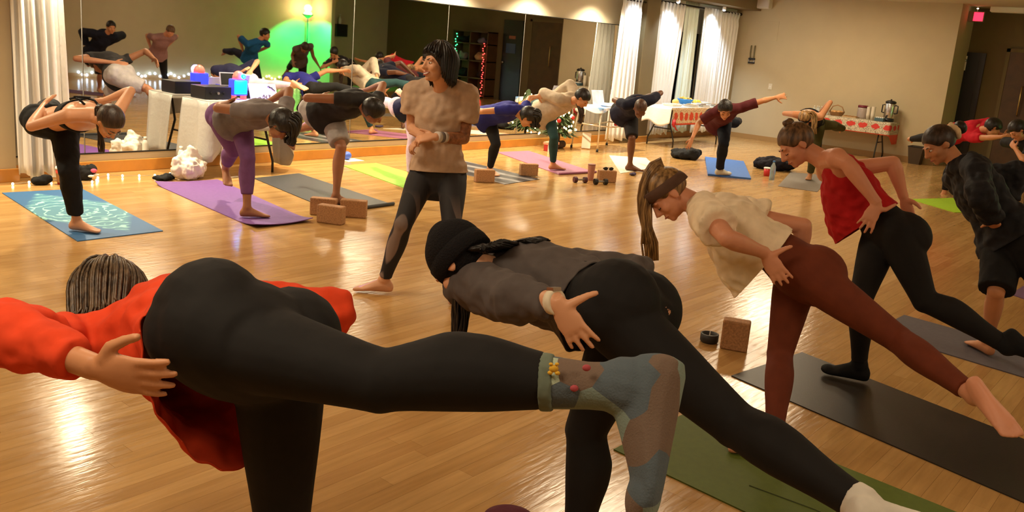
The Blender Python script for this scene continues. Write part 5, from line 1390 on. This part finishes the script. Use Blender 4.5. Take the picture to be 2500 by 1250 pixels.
p = put('P8', label='person in maroon t-shirt and navy trousers with arms spread on the thick blue mat', H=1.70, face=-150, stand='L', skin=SK_tan, look=(-.6, -.5, -.5), crown=(-.6, -.45, .35), shax=(-.42, .75, -.30),
    J=[('ankS', 'G', 1757, 412, .112), ('kneeS', 'ankS', 1767, 350, 'n'), ('hipS', 'kneeS', 1768, 292, 'f'), ('SC', 'PC', 1774, 270, 'n'), ('head', 'SC', 1770, 268, 'n'),
       ('elR', 'shR', 1706, 300, .2), ('wrR', 'elR', 1690, 338, 'n'), ('elL', 'shL', 1862, 246, .0), ('wrL', 'elL', 1893, 238, 'f'),
       ('kneeR', 'hipR', 1794, 300, 'f'), ('ankR', 'kneeR', 1802, 296, 'f'), ('toeR', 'ankR', 1806, 306, 'f'), ('toeS', 'G', 1766, 432, 0.)],
    socks='SR', handR=dict(to=(1684, 352), curl=.1, spread=.2), handL=dict(to=(1914, 234), curl=.1, spread=.2),
    pants=dict(mat=cloth('navy_trousers', C_(22, 26, 38)), name='trousers', infl=.018, len=1.97, flare=.006, disp=(.08, .012)),
    top=dict(mat=cloth('maroon_tee', C_(84, 32, 36)), sleeve=.75, sflare=.02, hem=-.02, ease=.03, drape=.09))
hair_cap(p, HR_black, low=-.05, puff=.018, rough=.05, front=.045)
face_parts(p, closed=True)
M_sockw = cloth('white_sock', C_(206, 200, 190))
def sock(p, which, mat, upto=.18, name='sock', vox=.008, infl=.006):
    g = Geo(); p.foot(g, which, infl, False); J = p.J
    k, a = J['knee'+which], J['ank'+which]
    p.limb(g, k, a, CALF, p.back_of_leg(J['hip'+which], k, a), 1-upto, 1., infl)
    return remesh(g, name, mat, p.root, p.base, vox, 3)
sock(p, 'S', M_sockw); sock(p, 'R', M_sockw)

p = put('P9', label='person with long braids and olive trousers bowing on the grey mat by the back wall', H=1.58, face=-165, stand='L', skin=SK_tan, look=(-.5, -.3, -.75), crown=(-.75, -.35, -.35),
    J=[('ankS', 'G', 1978, 424), ('kneeS', 'ankS', 1990, 362, 'n'), ('hipS', 'kneeS', 1998, 305, 'f'), ('SC', 'PC', 1972, 282, 'n'), ('head', 'SC', 1964, 290, 'n'),
       ('elR', 'shR', 1915, 277, 'f'), ('wrR', 'PC', 'O', 0., .05, .14), ('elL', 'shL', 2027, 250, 'f'), ('wrL', 'PC', 'O', 0., -.06, .15),
       ('kneeR', 'hipR', 2036, 306, 'f'), ('ankR', 'kneeR', 2058, 314, 'f'), ('toeR', 'ankR', 2064, 322, 'f')],
    pants=dict(mat=cloth('olive_trousers', C_(70, 66, 32)), name='trousers', infl=.02, len=1.95),
    top=dict(mat=blk2, name='tank_top', sleeve=0, bare=True, hem=.05, ease=.01, drape=.03, neck=.9))
hair_cap(p, HR_blond, low=-.08, puff=.012)
for k, (dx, ln) in enumerate(((.0, .36), (.05, .33), (.09, .28))):
    b0 = p.L2W((-.03+.03*k, -.05, .07)); strands(p, 'braid', HR_blond, [b0, b0+RT*(.05+dx)+UP*.0, b0+RT*(.08+dx)-UP*.10, b0+RT*(.08+dx)-UP*ln], .022, .018, 12, .011, 8+k, wob=.03)
Geo().rings([np.array([p.L2W(((.086+o)*cos(a), -.012+(.107+o)*sin(a), .03+h)) for a in np.linspace(0, 2*pi, 30)[:-1]]) for h, o in ((-.016, -.004), (-.014, .003), (.014, .002), (.016, -.006))]).obj('headband', blk2, p.root, True, p.base)

# ---- the instructor
M_tan = cloth('taupe_tee', C_(186, 158, 134), .85, .3)
p = put('I', label='smiling instructor standing upright in taupe t-shirt and dark patterned leggings', H=1.60, face=-148, stand='R', near=True, skin=SK_fair, arch=.0, look=tuple(-RT*.72-FW*.66+UP*.02), crown=tuple(UP+RT*.06), hipw=1.1,
    J=[('ankS', 'G', 938, 684), ('kneeS', 'ankS', 984, 548, 'n'), ('hipS', 'kneeS', 1034, 425, 'f'), ('SC', 'PC', 1077, 226, 0.), ('head', 'SC', 1068, 158, 'n', 1.05),
       ('elR', 'shR', 1006, 312, .2), ('wrR', 'elR', 1036, 336, 'n', .9), ('elL', 'shL', 1132, 338, .2), ('wrL', 'elL', 1062, 334, 'n'),
       ('kneeR', 'hipR', 1102, 556, 'n'), ('ankR', 'kneeR', 1116, 688, 'f'), ('toeR', 'ankR', 'O', -.20, -.16, -.03), ('toeS', 'G', 884, 712, 0.)],
    handR=dict(to=(1012, 352), curl=.6, thumb=(1016, 328)), handL=dict(to=(1005, 340), curl=.55, thumb=(1022, 322)),
    pants=dict(mat=None, len=1.94, waist=.30), thick=1.04,
    top=dict(mat=M_tan, sleeve=.62, sflare=.028, sinfl=.01, hem=.06, ease=.04, drape=.0, disp=(.10, .02, .04, .014)))
def inst_leg_mat():
    m = pbr('patterned_legging', C_(40, 38, 40), .75, spec=.3)
    nt = m.node_tree; b = nt.nodes['Principled BSDF']; N = nt.nodes.new; L = nt.links.new
    tc = N('ShaderNodeTexCoord'); wv = N('ShaderNodeTexWave'); wv.inputs['Scale'].default_value = 2.2; wv.inputs['Distortion'].default_value = 7; wv.inputs['Detail'].default_value = 1
    L(tc.outputs['Object'], wv.inputs['Vector'])
    r = N('ShaderNodeValToRGB'); r.color_ramp.elements[0].position = .62; r.color_ramp.elements[1].position = .72
    r.color_ramp.elements[0].color = C_(40, 38, 40); r.color_ramp.elements[1].color = C_(132, 112, 104)
    L(wv.outputs['Fac'], r.inputs['Fac'])
    sep = N('ShaderNodeSeparateXYZ'); L(tc.outputs['Object'], sep.inputs[0])
    mr = N('ShaderNodeMapRange'); mr.inputs[1].default_value = .42; mr.inputs[2].default_value = .66; mr.inputs[3].default_value = 1; mr.inputs[4].default_value = 0
    L(sep.outputs['Z'], mr.inputs[0])
    mx = N('ShaderNodeMix'); mx.data_type = 'RGBA'; L(mr.outputs[0], mx.inputs[0]); mx.inputs[6].default_value = C_(40, 38, 40); L(r.outputs['Color'], mx.inputs[7])
    L(mx.outputs[2], b.inputs['Base Color']); return m
p.pants.data.materials[0] = inst_leg_mat()
hair_cap(p, HR_black, low=-.075, puff=.014, front=.055, side=-.02)
combed(p, HR_black, 460, lambda a: .088 if a < .8 else .06 if a < 1.15 else (-.05-.055*min(1, (a-1.15)/.45)), 1.12, .006, 3, .008)
g = Geo(); J = p.J
for w, ts in (('L', (.70, .80, .90)), ):
    for k, t in enumerate(ts):
        c = lerp(J['el'+w], J['wr'+w], t); ax = nrm(J['wr'+w]-J['el'+w]); a = nrm(np.cross(ax, UP)); b = np.cross(ax, a)
        Geo().rings([np.array([c+ax*dx+(a*cos(2*pi*j/18)+b*sin(2*pi*j/18))*r for j in range(18)]) for dx, r in ((-.014, .028), (-.012, .0335), (.012, .0325), (.014, .027))]).obj('wristband', cloth('wristband_white', C_(206, 196, 188)) if k != 1 else cloth('wristband_grey', C_(120, 110, 108)), p.root, True, p.base)
face_parts(p, smile=True, brow=HR_black)
# tattoo sleeve
g = Geo(); p.limb(g, J['elL'], J['wrL'], FARM, p.hand_n('L'), 0.02, .62, .0022); p.limb(g, J['shL'], J['elL'], UARM, p.fr0, .6, 1., .0022); p.ball(g, J['elL'], .0365*p.S*p.k+.002)
mt = pbr('tattooed_skin', C_(150, 98, 66), .5, noise=(38, .45)); remesh(g, 'tattoo', mt, p.root, p.base, .006, 2)

# ---- the near row, seen from behind
oran = cloth('orange_jersey', C_(214, 66, 30), .85, .3)
n1 = put('N1', shax=(.883, -.469, .22), calf=1.16, footk=1.12, headk=.84, tilt=0.42, label='person in orange long-sleeved top and black leggings with patterned sock raised', H=1.80, face=62, stand='R', near=True, skin=SK_tan, look=tuple(FW*.75-RT*.3-UP*.55), crown=tuple(FW*.55+UP*.75-RT*.2), arch=.02, thick=1.02, glute=1.12,
    base=(1.75, 1.35, 0.), socks='RS',
    J=[('PC', 'D', 580, 842, 1.84), ('SC', 'PC', 392, 798, 'f'), ('head', 'SC', 266, 752, .5),
       ('elL', 'shL', 2, 806, 'n'), ('wrL', 'elL', 232, 897, 'n'), ('elR', 'shR', 812, 762, 0.), ('wrR', 'elR', 690, 800, 'f'),
       ('kneeR', 'hipR', 930, 930, 'n'), ('ankR', 'kneeR', 1530, 946, 'n'), ('toeR', 'ankR', 1450, 1310, .25),
       ('kneeS', 'hipS', 690, 1300, 'f'), ('ankS', 'kneeS', 'O', -.02, -.03, -.40)],
    handL=dict(to=(470, 950), dd=-.05, td=-.02, thumb=(408, 838), n=tuple(RT*.35+FW*.6+UP*.2), curl=.12, spread=.08),
    pants=dict(mat=blk, len=1.68, lenS=1.9, infl=.008, waist=.30),
    top=dict(mat=oran, name='long_sleeve_top', sleeve=1.80, sinfl=.010, sflare=.004, cuff=-.014, hem=.20, ease=.03, drape=.15, dexp=.9, disp=(.11, .03, .04, .014)))
hair_cap(n1, HR_ash, low=-.085, puff=.014, rough=.03)
def tufts(p, mat, n=260, L=.05, seed=2, low=-.09, rad=.004):
    rr = np.random.RandomState(seed); g = Geo()
    for i in range(n):
        th = math.acos(1-1.45*rr.rand()); ph = rr.rand()*2*pi; d = np.array([sin(th)*cos(ph), sin(th)*sin(ph), cos(th)])
        q = np.array([0, -.016, .024])+d*np.array([.084, .105, .098])
        if q[1] > .03 and q[2] < .05: continue
        if q[2] < low: continue
        nn = p.hx*d[0]+p.hf*d[1]+p.hu*d[2]; tt = -p.hu+nn*(nn@p.hu)-p.hf*.4; w = nrm(nrm(tt)+nn*.28+rr.randn(3)*.25)
        a = p.L2W(q); g.tube([a-w*.01, a+w*L*.5, a+w*L*(.8+.4*rr.rand())+DN*.006], [rad, rad*.9, rad*.2], 4)
    return g.obj('hair_tufts', mat, p.root, True, p.base)
combed(n1, HR_ash, 1100, lambda a: .03 if a < 1.0 else (-.03 if a < 1.6 else -.075), 1.09, .0034, 2, .010, flick=.012)
def argyle():
    m = pbr('argyle_sock_knit', C_(120, 104, 92), .9, spec=.2)
    nt = m.node_tree; b = nt.nodes['Principled BSDF']; N = nt.nodes.new; L = nt.links.new
    tc = N('ShaderNodeTexCoord')
    vo = N('ShaderNodeTexVoronoi'); vo.inputs['Scale'].default_value = 13.; vo.inputs['Randomness'].default_value = .85; L(tc.outputs['Object'], vo.inputs['Vector'])
    r = N('ShaderNodeValToRGB'); r.color_ramp.interpolation = 'CONSTANT'
    cs = [(0, (112, 94, 82)), (.42, (120, 134, 126)), (.62, (86, 96, 104)), (.80, (166, 178, 156)), (.93, (118, 98, 86))]
    while len(r.color_ramp.elements) < len(cs): r.color_ramp.elements.new(.5)
    for e, (ps, c) in zip(r.color_ramp.elements, cs): e.position = ps; e.color = C_(*c)
    sp = N('ShaderNodeSeparateColor'); L(vo.outputs['Color'], sp.inputs[0]); L(sp.outputs[0], r.inputs['Fac']); L(r.outputs['Color'], b.inputs['Base Color'])
    ns = N('ShaderNodeTexNoise'); ns.inputs['Scale'].default_value = 260; L(tc.outputs['Object'], ns.inputs['Vector'])
    bp = N('ShaderNodeBump'); bp.inputs['Strength'].default_value = .4; bp.inputs['Distance'].default_value = .003; L(ns.outputs['Fac'], bp.inputs['Height']); L(bp.outputs['Normal'], b.inputs['Normal'])
    return m
M_arg = argyle()
sk = sock(n1, 'R', M_arg, .34, 'sock', .005, .008); sock(n1, 'S', M_arg, .2)
g = Geo(); n1.limb(g, n1.J['kneeR'], n1.J['ankR'], CALF, n1.back_of_leg(n1.J['hipR'], n1.J['kneeR'], n1.J['ankR']), .655, .71, .0125); remesh(g, 'sock_cuff', cloth('sock_cuff_green', C_(104, 114, 100)), sk, np.zeros(3)+n1.base, .005, 2)

def sock_mark(px, py, col, r, parent):
    k, a = n1.J['kneeR'], n1.J['ankR']; best = min(((abs(((lerp(k, a, t)-CAMP)@RT)/((lerp(k, a, t)-CAMP)@FW)*F_PX+1250-px), t) for t in np.linspace(.6, 1.1, 60)))
    c = lerp(k, a, best[1]); d = (c-CAMP)@FW-.046; q = CAMP+ray(px, py)*d
    Geo().ell(q, np.array([RT, UP, FW]), (r, r*.8, .004), 10, 6).obj('sock_motif', col, parent, True, n1.base)
for px_, py_, r_ in ((1352, 900, .009), (1343, 910, .005), (1361, 911, .005), (1345, 889, .004), (1360, 889, .004)): sock_mark(px_, py_, pbr('sock_yellow', C_(214, 166, 44), .8), r_, sk)
for px_, py_ in ((1432, 898), (1402, 948)): sock_mark(px_, py_, pbr('sock_pink', C_(170, 70, 78), .8), .008, sk)
grey_s = cloth('charcoal_sweatshirt', C_(88, 80, 78), .9, .3)
n2 = put('N2', tilt=0.38, label='person in charcoal sweatshirt, black beanie and dark leggings with white watch strap', H=1.60, face=92, stand='R', near=True, skin=SK_fair, look=tuple(-RT*.45-UP*.8+FW*.35), crown=tuple(-RT*.65+UP*.62+FW*.4), arch=.05, glute=1.12, thick=1.2,
    base=(2.2, 1.35, 0.), socks='R',
    handR=dict(d=(.1, -1., -.15)), J=[('PC', 'D', 1512, 770, 2.58), ('SC', 'PC', 1228, 672, 'f'), ('head', 'SC', 1122, 640, 'n', 1.05),
       ('elL', 'shL', 1245, 728, 'n'), ('wrL', 'D', 1362, 738, 2.33), ('elR', 'shR', 1555, 672, .6), ('wrR', 'PC', 'O', .17, .10, .03),
       ('kneeR', 'hipR', 1795, 1036, 'n'), ('ankR', 'kneeR', 2112, 1240, 'n'), ('toeR', 'ankR', 2230, 1280, .3),
       ('kneeS', 'hipS', 1430, 1050, 'f'), ('ankS', 'kneeS', 'O', -.01, -.02, -.385)],
    handL=dict(to=(1412, 822), thumb=(1442, 700), n=tuple(FW*.8+RT*.35), curl=.12, spread=.14),
    pants=dict(mat=charcoal, len=1.96, infl=.010, waist=.34),
    top=dict(mat=grey_s, name='sweatshirt', sleeve=1.82, sinfl=.012, sflare=.004, cuff=-.020, hem=.24, ease=.035, drape=.07, disp=(.10, .03, .04, .014)))
n2.pants.data.materials[0] = blk
sock(n2, 'R', M_sockw, .10, 'sock', .006, .012)
# beanie, hair, watch
g = Geo(); ax = np.array([n2.hx, n2.hf, n2.hu]); S = n2.S
g.ell(n2.L2W((0, -.020, .034)), ax, (.091*S, .112*S, .106*S), 24, 18)
g.ell(n2.L2W((0, -.028, .09)), ax, (.060*S, .072*S, .062*S), 18, 12)
be = remesh(g, 'beanie', pbr('black_rib_knit', (.010, .009, .010), .95, spec=.15, bump=(160, .8, .006)), n2.root, n2.base, .007, 3)
Geo().rings([np.array([n2.L2W(((.088+o)*cos(a), -.018+(.109+o)*sin(a), .012+h+.016*sin(a))) for a in np.linspace(0, 2*pi, 40)[:-1]]) for h, o in ((-.036, -.006), (-.034, .003), (-.005, .007), (.022, .005), (.026, -.006))]).obj('beanie_cuff', MATS['black_rib_knit'], be, True, n2.base)
hb = n2.L2W((0, -.10, -.02)); q, tan, r, fr = n2.spine(.80)
strands(n2, 'hair_locks', HR_black, [n2.L2W((.0, -.07, -.02)), n2.L2W((0, -.115, -.07)), n2.spine(.95)[0]-fr*.092, q-fr*.112, n2.spine(.62)[0]-fr*.105], .055, .05, 150, .0042, 4, flat=r)
hb = n2.L2W((-.05, .0, -.06)); strands(n2, 'hair_locks', HR_black, [hb, hb+DN*.1+FW*.02, hb+DN*.2, hb+DN*.33], .03, .028, 70, .004, 6)
c = lerp(n2.J['elL'], n2.J['wrL'], .93); ax_ = nrm(n2.J['wrL']-n2.J['elL']); a = nrm(np.cross(ax_, FW)); b = np.cross(ax_, a)
wa = Geo().rings([np.array([c+ax_*dx+(a*cos(2*pi*j/20)*1.08+b*sin(2*pi*j/20))*r for j in range(20)]) for dx, r in ((-.012, .026), (-.011, .0325), (.011, .0325), (.012, .026))]).obj('watch_strap', cloth('cream_strap', C_(226, 214, 190)), n2.root, True, n2.base)
Geo().box((-.014, -.014, -.004), (.014, .014, .006), np.array([ax_, np.cross(ax_, a), a]), c+a*.034).obj('watch_case', M_steel, wa, False, n2.base)

cream = cloth('cream_tee', C_(242, 224, 196), .85, .35); rust = cloth('rust_legging', C_(108, 50, 30), .8, .15)
n3 = put('N3', tilt=0.20, label='person with long ponytail in cream t-shirt and rust-brown leggings', H=1.60, face=128, stand='R', near=True, skin=SK_pink, look=tuple(-RT*.62-UP*.76), crown=tuple(-RT*.72+UP*.66), arch=.03, glute=1.15, thick=1.06, torsok=1.04,
    handR=dict(d=(.6, -.75, -.25)), J=[('ankS', 'G', 1890, 1066), ('kneeS', 'ankS', 1904, 865, 'f'), ('hipS', 'kneeS', 1945, 668, 0.), ('SC', 'PC', 1728, 516, .2), ('head', 'SC', 1630, 472, .2, 1.05),
       ('elL', 'shL', 1776, 582, 'n'), ('wrL', 'elL', 1868, 618, 'f'), ('elR', 'shR', 1962, 552, .4), ('wrR', 'PC', 'O', .20, .10, -.04),
       ('kneeR', 'hipR', 2192, 828, 0.), ('ankR', 'kneeR', 2378, 966, 'n'), ('toeR', 'ankR', 2476, 1112, 0.)],
    handL=dict(to=(1912, 688), thumb=(1920, 594), n=tuple(FW*.85+RT*.3), curl=.10, spread=.12),
    pants=dict(mat=rust, len=1.90, waist=.34, infl=.008),
    top=dict(mat=cream, sleeve=.62, sinfl=.014, sflare=.03, hem=.32, ease=.05, drape=.25, dexp=.85, disp=(.12, .03, .04, .014)))
hair_cap(n3, HR_blond, low=-.055, front=.05, puff=.006)
r0 = n3.L2W((0, -.085, .085)); 
pt = r0
strands(n3, 'ponytail', HR_blond, [n3.L2W((0, -.05, .09)), r0-RT*.03+UP*.02, r0-RT*.075-UP*.05, r0-RT*.09-UP*.17, r0-RT*.07-UP*.32, r0-RT*.06-UP*.47], .026, .036, 120, .0065, 7, wob=.012)
S = n3.S
V = Geo().rings([np.array([n3.L2W(((.087+o)*cos(a), -.012+(.108+o)*sin(a), .030+h*1.0+.028*sin(a))) for a in np.linspace(0, 2*pi, 40)[:-1]]) for h, o in ((-.026, -.004), (-.024, .002), (.0, .004), (.024, .0), (.026, -.006))])
V.obj('headband', cloth('brown_headband', C_(92, 68, 56)), n3.root, True, n3.base)
face_parts(n3, closed=True, brow=HR_brown)

red = cloth('red_tank_fabric', C_(176, 24, 28), .85, .35)
n4 = put('N4', tilt=0.20, label='person in red tank top and black leggings with hair pinned up', H=1.60, face=134, stand='R', near=True, skin=SK_pink, look=tuple(-RT*.80-UP*.58), crown=tuple(-RT*.50+UP*.84), arch=.02, glute=1.12, thick=1.1, socks='SR',
    J=[('ankS', 'G', 2098, 892, .094), ('kneeS', 'ankS', 2102, 728, 'n'), ('hipS', 'kneeS', 2152, 572, 'f'), ('SC', 'PC', 2030, 405, .3), ('head', 'SC', 1943, 352, .2, 1.15),
       ('elL', 'shL', 2068, 398, -.2), ('wrL', 'elL', 2142, 498, 'n'), ('elR', 'shR', 2180, 398, .5), ('wrR', 'elR', 2206, 482, .2),
       ('kneeR', 'hipR', 2258, 735, 0.), ('ankR', 'kneeR', 2462, 846, .0), ('toeR', 'ankR', 2520, 900, 0.), ('toeS', 'G', 2002, 914, 0.)],
    handL=dict(to=(2112, 553), thumb=(2164, 484), n=tuple(FW*.9+RT*.2), curl=.25, spread=.16),
    pants=dict(mat=blk, len=1.92, waist=.32, infl=.008),
    top=dict(mat=red, name='tank_top', sleeve=0, bare=True, neck=1.0, hem=.24, ease=.06, drape=.31, dexp=.7, disp=(.12, .03, .04, .014)))
hair_cap(n4, HR_brown, low=-.06, front=.045, puff=.008)
b0 = n4.L2W((0, -.03, .125))
g = Geo()
for k in range(3): g.ell(b0+np.array([.012*k, 0, .004*k]), np.eye(3), (.026, .026, .02), 12, 8)
g.obj('bun', HR_brown, n4.root, True, n4.base)
face_parts(n4, closed=True, brow=HR_brown)
sock(n4, 'S', blk2, .35, 'sock', .008); sock(n4, 'R', blk2, .35, 'sock', .008)
g = Geo()
for sgn in (-1, 1):
    pts = []
    for t, dd in ((.86, -1), (.98, -.75), (1.04, .0), (.95, .9), (.82, 1.0)):
        c, tan, r, fr = n4.spine(t); w, d, off = prof(TORSO, min(t, .92)); pts.append(c+r*sgn*.075*n4.S+fr*dd*(d*n4.S+.012)+tan*.02)
    g.tube(pts, .014, 8)


jac = cloth('black_windbreaker', C_(26, 28, 34), .7, .5)
n5 = put('N5', label='person in black hooded jacket and black shorts with a cream scrunchie', H=1.60, face=138, stand='R', near=True, vox=.007, skin=SK_tan, look=tuple(-RT*.82-UP*.5), crown=tuple(-RT*.42+UP*.9), arch=.03,
    J=[('ankS', 'G', 2412, 834), ('kneeS', 'ankS', 2432, 712, 'n'), ('hipS', 'kneeS', 2450, 572, 'f'), ('SC', 'PC', 2352, 420, .3), ('head', 'SC', 2292, 352, .2, 1.15),
       ('elL', 'shL', 2395, 478, 'n'), ('wrL', 'elL', 2426, 540, 'f'), ('elR', 'shR', 2478, 425, .5), ('wrR', 'elR', 2462, 492, .0),
       ('kneeR', 'hipR', 2560, 690, 0.), ('ankR', 'kneeR', 2690, 770, .0), ('toeR', 'ankR', 2740, 800, 0.), ('toeS', 'G', 2331, 822, 0.)],
    pants=dict(mat=blk2, name='shorts', infl=.03, len=.98, flare=.02, disp=(.1, .02)),
    top=dict(mat=jac, name='hooded_jacket', sleeve=1.9, sinfl=.016, sflare=.012, hem=-.02, ease=.07, drape=.10, hood=True, disp=(.10, .035, .04, .014)))
hair_cap(n5, HR_dark, low=-.06, front=.05, puff=.008)
b0 = n5.L2W((0, -.125, .02)); g = Geo()
rr = np.random.RandomState(1)
for k in range(16):
    a = 2*pi*k/16; g.ell(b0+(n5.hx*cos(a)+n5.hu*sin(a))*.038+rr.randn(3)*.004, np.eye(3), (.018, .018, .02), 8, 6)
remesh(g, 'scrunchie', cloth('cream_scrunchie', C_(222, 198, 160)), n5.root, n5.base, .006, 2)
Geo().ell(b0-n5.hf*.045, np.array([n5.hx, n5.hf, n5.hu]), (.042, .035, .042)).obj('bun', HR_black, n5.root, True, n5.base)
face_parts(n5, closed=False, brow=HR_dark)

# ---- two more at the right, further off
n6 = put('N6', label='person in bright red t-shirt bending forward beyond the hooded jacket', H=1.65, face=-50, stand='R', skin=SK_tan, look=tuple(RT*.6-UP*.7), crown=tuple(RT*.75+UP*.3), base=(13.2, 3.1, 0.), arch=.05,
    J=[('PC', 'D', 2322, 330, 11.9), ('SC', 'PC', 2394, 318, 'n'), ('head', 'SC', 2424, 312, 'n', 1.1),
       ('elR', 'shR', 2412, 336, 'n'), ('wrR', 'elR', 2446, 334, 'n'), ('elL', 'shL', 2416, 322, 'f'), ('wrL', 'elL', 2450, 330, 'n'),
       ('kneeR', 'hipR', 2262, 334, 'f'), ('ankR', 'kneeR', 2222, 340, 'f'), ('toeR', 'ankR', 2210, 344, 'f'),
       ('kneeS', 'hipS', 'O', .03, -.03, -.40), ('ankS', 'kneeS', 'O', -.02, .02, -.39)],
    pants=dict(mat=blk, len=1.9), top=dict(mat=cloth('bright_red_tee', C_(190, 26, 44)), sleeve=.6, hem=-.04, ease=.03, drape=.05))
hair_cap(n6, HR_black, low=-.09, puff=.02)
n7 = put('N7', label='dark-haired person in black flower-print top at the edge of the room', H=1.60, face=150, stand='R', skin=SK_tan, look=tuple(-RT*.7-UP*.6), crown=tuple(-RT*.5+UP*.8), base=(12.5, 1.9, 0.), arch=.04,
    J=[('PC', 'D', 2548, 372, 10.6), ('SC', 'PC', 2486, 352, 'n'), ('head', 'SC', 2484, 318, 'n', 1.1),
       ('elL', 'shL', 2500, 392, 'n'), ('wrL', 'elL', 2478, 362, 'f'), ('elR', 'shR', 2550, 345, 'f'), ('wrR', 'elR', 2540, 380, 'n'),
       ('kneeR', 'hipR', 2600, 380, 'f'), ('ankR', 'kneeR', 2650, 390, 'f'), ('toeR', 'ankR', 2660, 395, 'f'),
       ('kneeS', 'hipS', 'O', .03, -.03, -.38), ('ankS', 'kneeS', 'O', -.02, .02, -.38)],
    pants=dict(mat=blk, len=1.9), top=dict(mat=pbr('flower_print', C_(20, 19, 22), .8), name='printed_top', sleeve=.7, hem=-.04, ease=.05, drape=.08))
hair_cap(n7, HR_black, low=-.10, puff=.02)
face_parts(n7, closed=True)
m = MATS['flower_print']; nt = m.node_tree
tc = nt.nodes.new('ShaderNodeTexCoord'); vo = nt.nodes.new('ShaderNodeTexVoronoi'); vo.inputs['Scale'].default_value = 9
rp = nt.nodes.new('ShaderNodeValToRGB'); rp.color_ramp.elements[0].color = C_(214, 190, 160); rp.color_ramp.elements[0].position = .20; rp.color_ramp.elements[1].color = C_(20, 19, 22); rp.color_ramp.elements[1].position = .26
nt.links.new(tc.outputs['Object'], vo.inputs['Vector']); nt.links.new(vo.outputs['Distance'], rp.inputs['Fac']); nt.links.new(rp.outputs['Color'], nt.nodes['Principled BSDF'].inputs['Base Color'])

# ---- four who stand outside the frame and are seen in the mirrors
V2 = 2*YM
put('R1', label='person in navy hoodie and black shorts reflected in the mirror, hands on hips', H=1.62, face=95, stand='R', mir=True, skin=SK_tan, look=(-.1, .85, -.25), crown=(0, .3, .9),
    J=[('ankS', 'W', 7.59, V2-.40, .085), ('kneeS', 'ankS', 243, 182, 'n'), ('hipS', 'kneeS', 240, 128, 'f'), ('SC', 'PC', 254, 86, 'n'), ('head', 'SC', 270, 66, 'n', 1.1),
       ('elR', 'shR', 296, 86, 'f'), ('wrR', 'PC', 'O', .14, 0., .12), ('elL', 'shL', 201, 78, 'f'), ('wrL', 'PC', 'O', -.14, 0, .12),
       ('kneeR', 'hipR', 216, 150, 'f'), ('ankR', 'kneeR', 214, 158, 'f'), ('toeR', 'ankR', 213, 165, 'f')],
    pants=dict(mat=blk2, name='shorts', infl=.03, len=.98, flare=.015), top=dict(mat=cloth('navy_hoodie', C_(22, 26, 42)), name='hoodie', sleeve=1.9, sinfl=.016, hem=-.08, ease=.05, drape=.06, hood=True))
hair_cap(PEOPLE['R1'], HR_black, low=-.04, puff=.008)
face_parts(PEOPLE['R1'])
put('R2', label='person in dusty pink t-shirt reflected in the mirror above grey shorts', H=1.60, face=100, stand='R', mir=True, skin=SK_pink, look=(-.1, .6, -.6), crown=(.1, .5, .7),
    J=[('ankS', 'W', 8.95, V2-.40, .085), ('kneeS', 'ankS', 400, 185, 'n'), ('hipS', 'kneeS', 394, 132, 'f'), ('SC', 'PC', 396, 92, 'n'), ('head', 'SC', 414, 76, 'n', 1.1),
       ('elR', 'shR', 430, 88, 'f'), ('wrR', 'PC', 'O', .14, 0., .10), ('elL', 'shL', 358, 86, 'f'), ('wrL', 'PC', 'O', -.14, 0, .10),
       ('kneeR', 'hipR', 380, 140, 'f'), ('ankR', 'kneeR', 378, 146, 'f'), ('toeR', 'ankR', 378, 152, 'f')],
    pants=dict(mat=blk, len=1.9), top=dict(mat=cloth('dusty_pink_tee', C_(158, 120, 120)), sleeve=.6, hem=-.02, ease=.04, drape=.06))
hair_cap(PEOPLE['R2'], HR_brown, low=-.05, puff=.01)
put('R3', label='person in blue t-shirt reflected in the mirror, head turned aside', H=1.70, face=80, stand='R', mir=True, skin=SK_tan, look=(.5, .75, -.2), crown=(.2, .3, .9),
    J=[('ankS', 'W', 11.05, V2-.50, .085), ('kneeS', 'ankS', 632, 200, 'n'), ('hipS', 'kneeS', 615, 140, 'f'), ('SC', 'PC', 622, 104, 'n'), ('head', 'SC', 646, 84, 'n', 1.1),
       ('elR', 'shR', 655, 112, 'f'), ('wrR', 'PC', 'O', .14, 0., .10), ('elL', 'shL', 581, 88, 'f'), ('wrL', 'PC', 'O', -.14, 0, .10),
       ('kneeR', 'hipR', 570, 124, 'f'), ('ankR', 'kneeR', 545, 124, 'f'), ('toeR', 'ankR', 538, 128, 'f')],
    pants=dict(mat=cloth('navy_pants', C_(28, 30, 52)), name='trousers', infl=.02, len=1.95), top=dict(mat=cloth('blue_tee', C_(28, 92, 150)), sleeve=.75, sflare=.02, hem=-.02, ease=.03, drape=.05))
hair_cap(PEOPLE['R3'], HR_black, low=-.06, puff=.016, rough=.04)
face_parts(PEOPLE['R3'])
put('R4', label='person in grey tank top with arms hanging wide, reflected before the green-lit corner', H=1.66, face=90, stand='R', mir=True, skin=SK_dim, look=(0, .3, -.9), crown=(0, .9, .1),
    J=[('ankS', 'W', 12.12, V2-.50, .085), ('kneeS', 'ankS', 735, 200, 'n'), ('hipS', 'kneeS', 738, 150, 'f'), ('SC', 'PC', 738, 116, 'n'), ('head', 'SC', 742, 116, 'n'),
       ('elR', 'shR', 763, 138, 'f'), ('wrR', 'elR', 776, 160, 'n'), ('elL', 'shL', 712, 134, 'f'), ('wrL', 'elL', 714, 152, 'n'),
       ('kneeR', 'hipR', 712, 152, 'f'), ('ankR', 'kneeR', 696, 178, 'f'), ('toeR', 'ankR', 692, 186, 'f')],
    pants=dict(mat=blk, name='trousers', infl=.014, len=1.5), top=dict(mat=cloth('grey_tank', C_(96, 80, 78)), name='tank_top', sleeve=.1, hem=-.02, ease=.03, drape=.05))
hair_cap(PEOPLE['R4'], HR_dark, low=-.07, puff=.01)
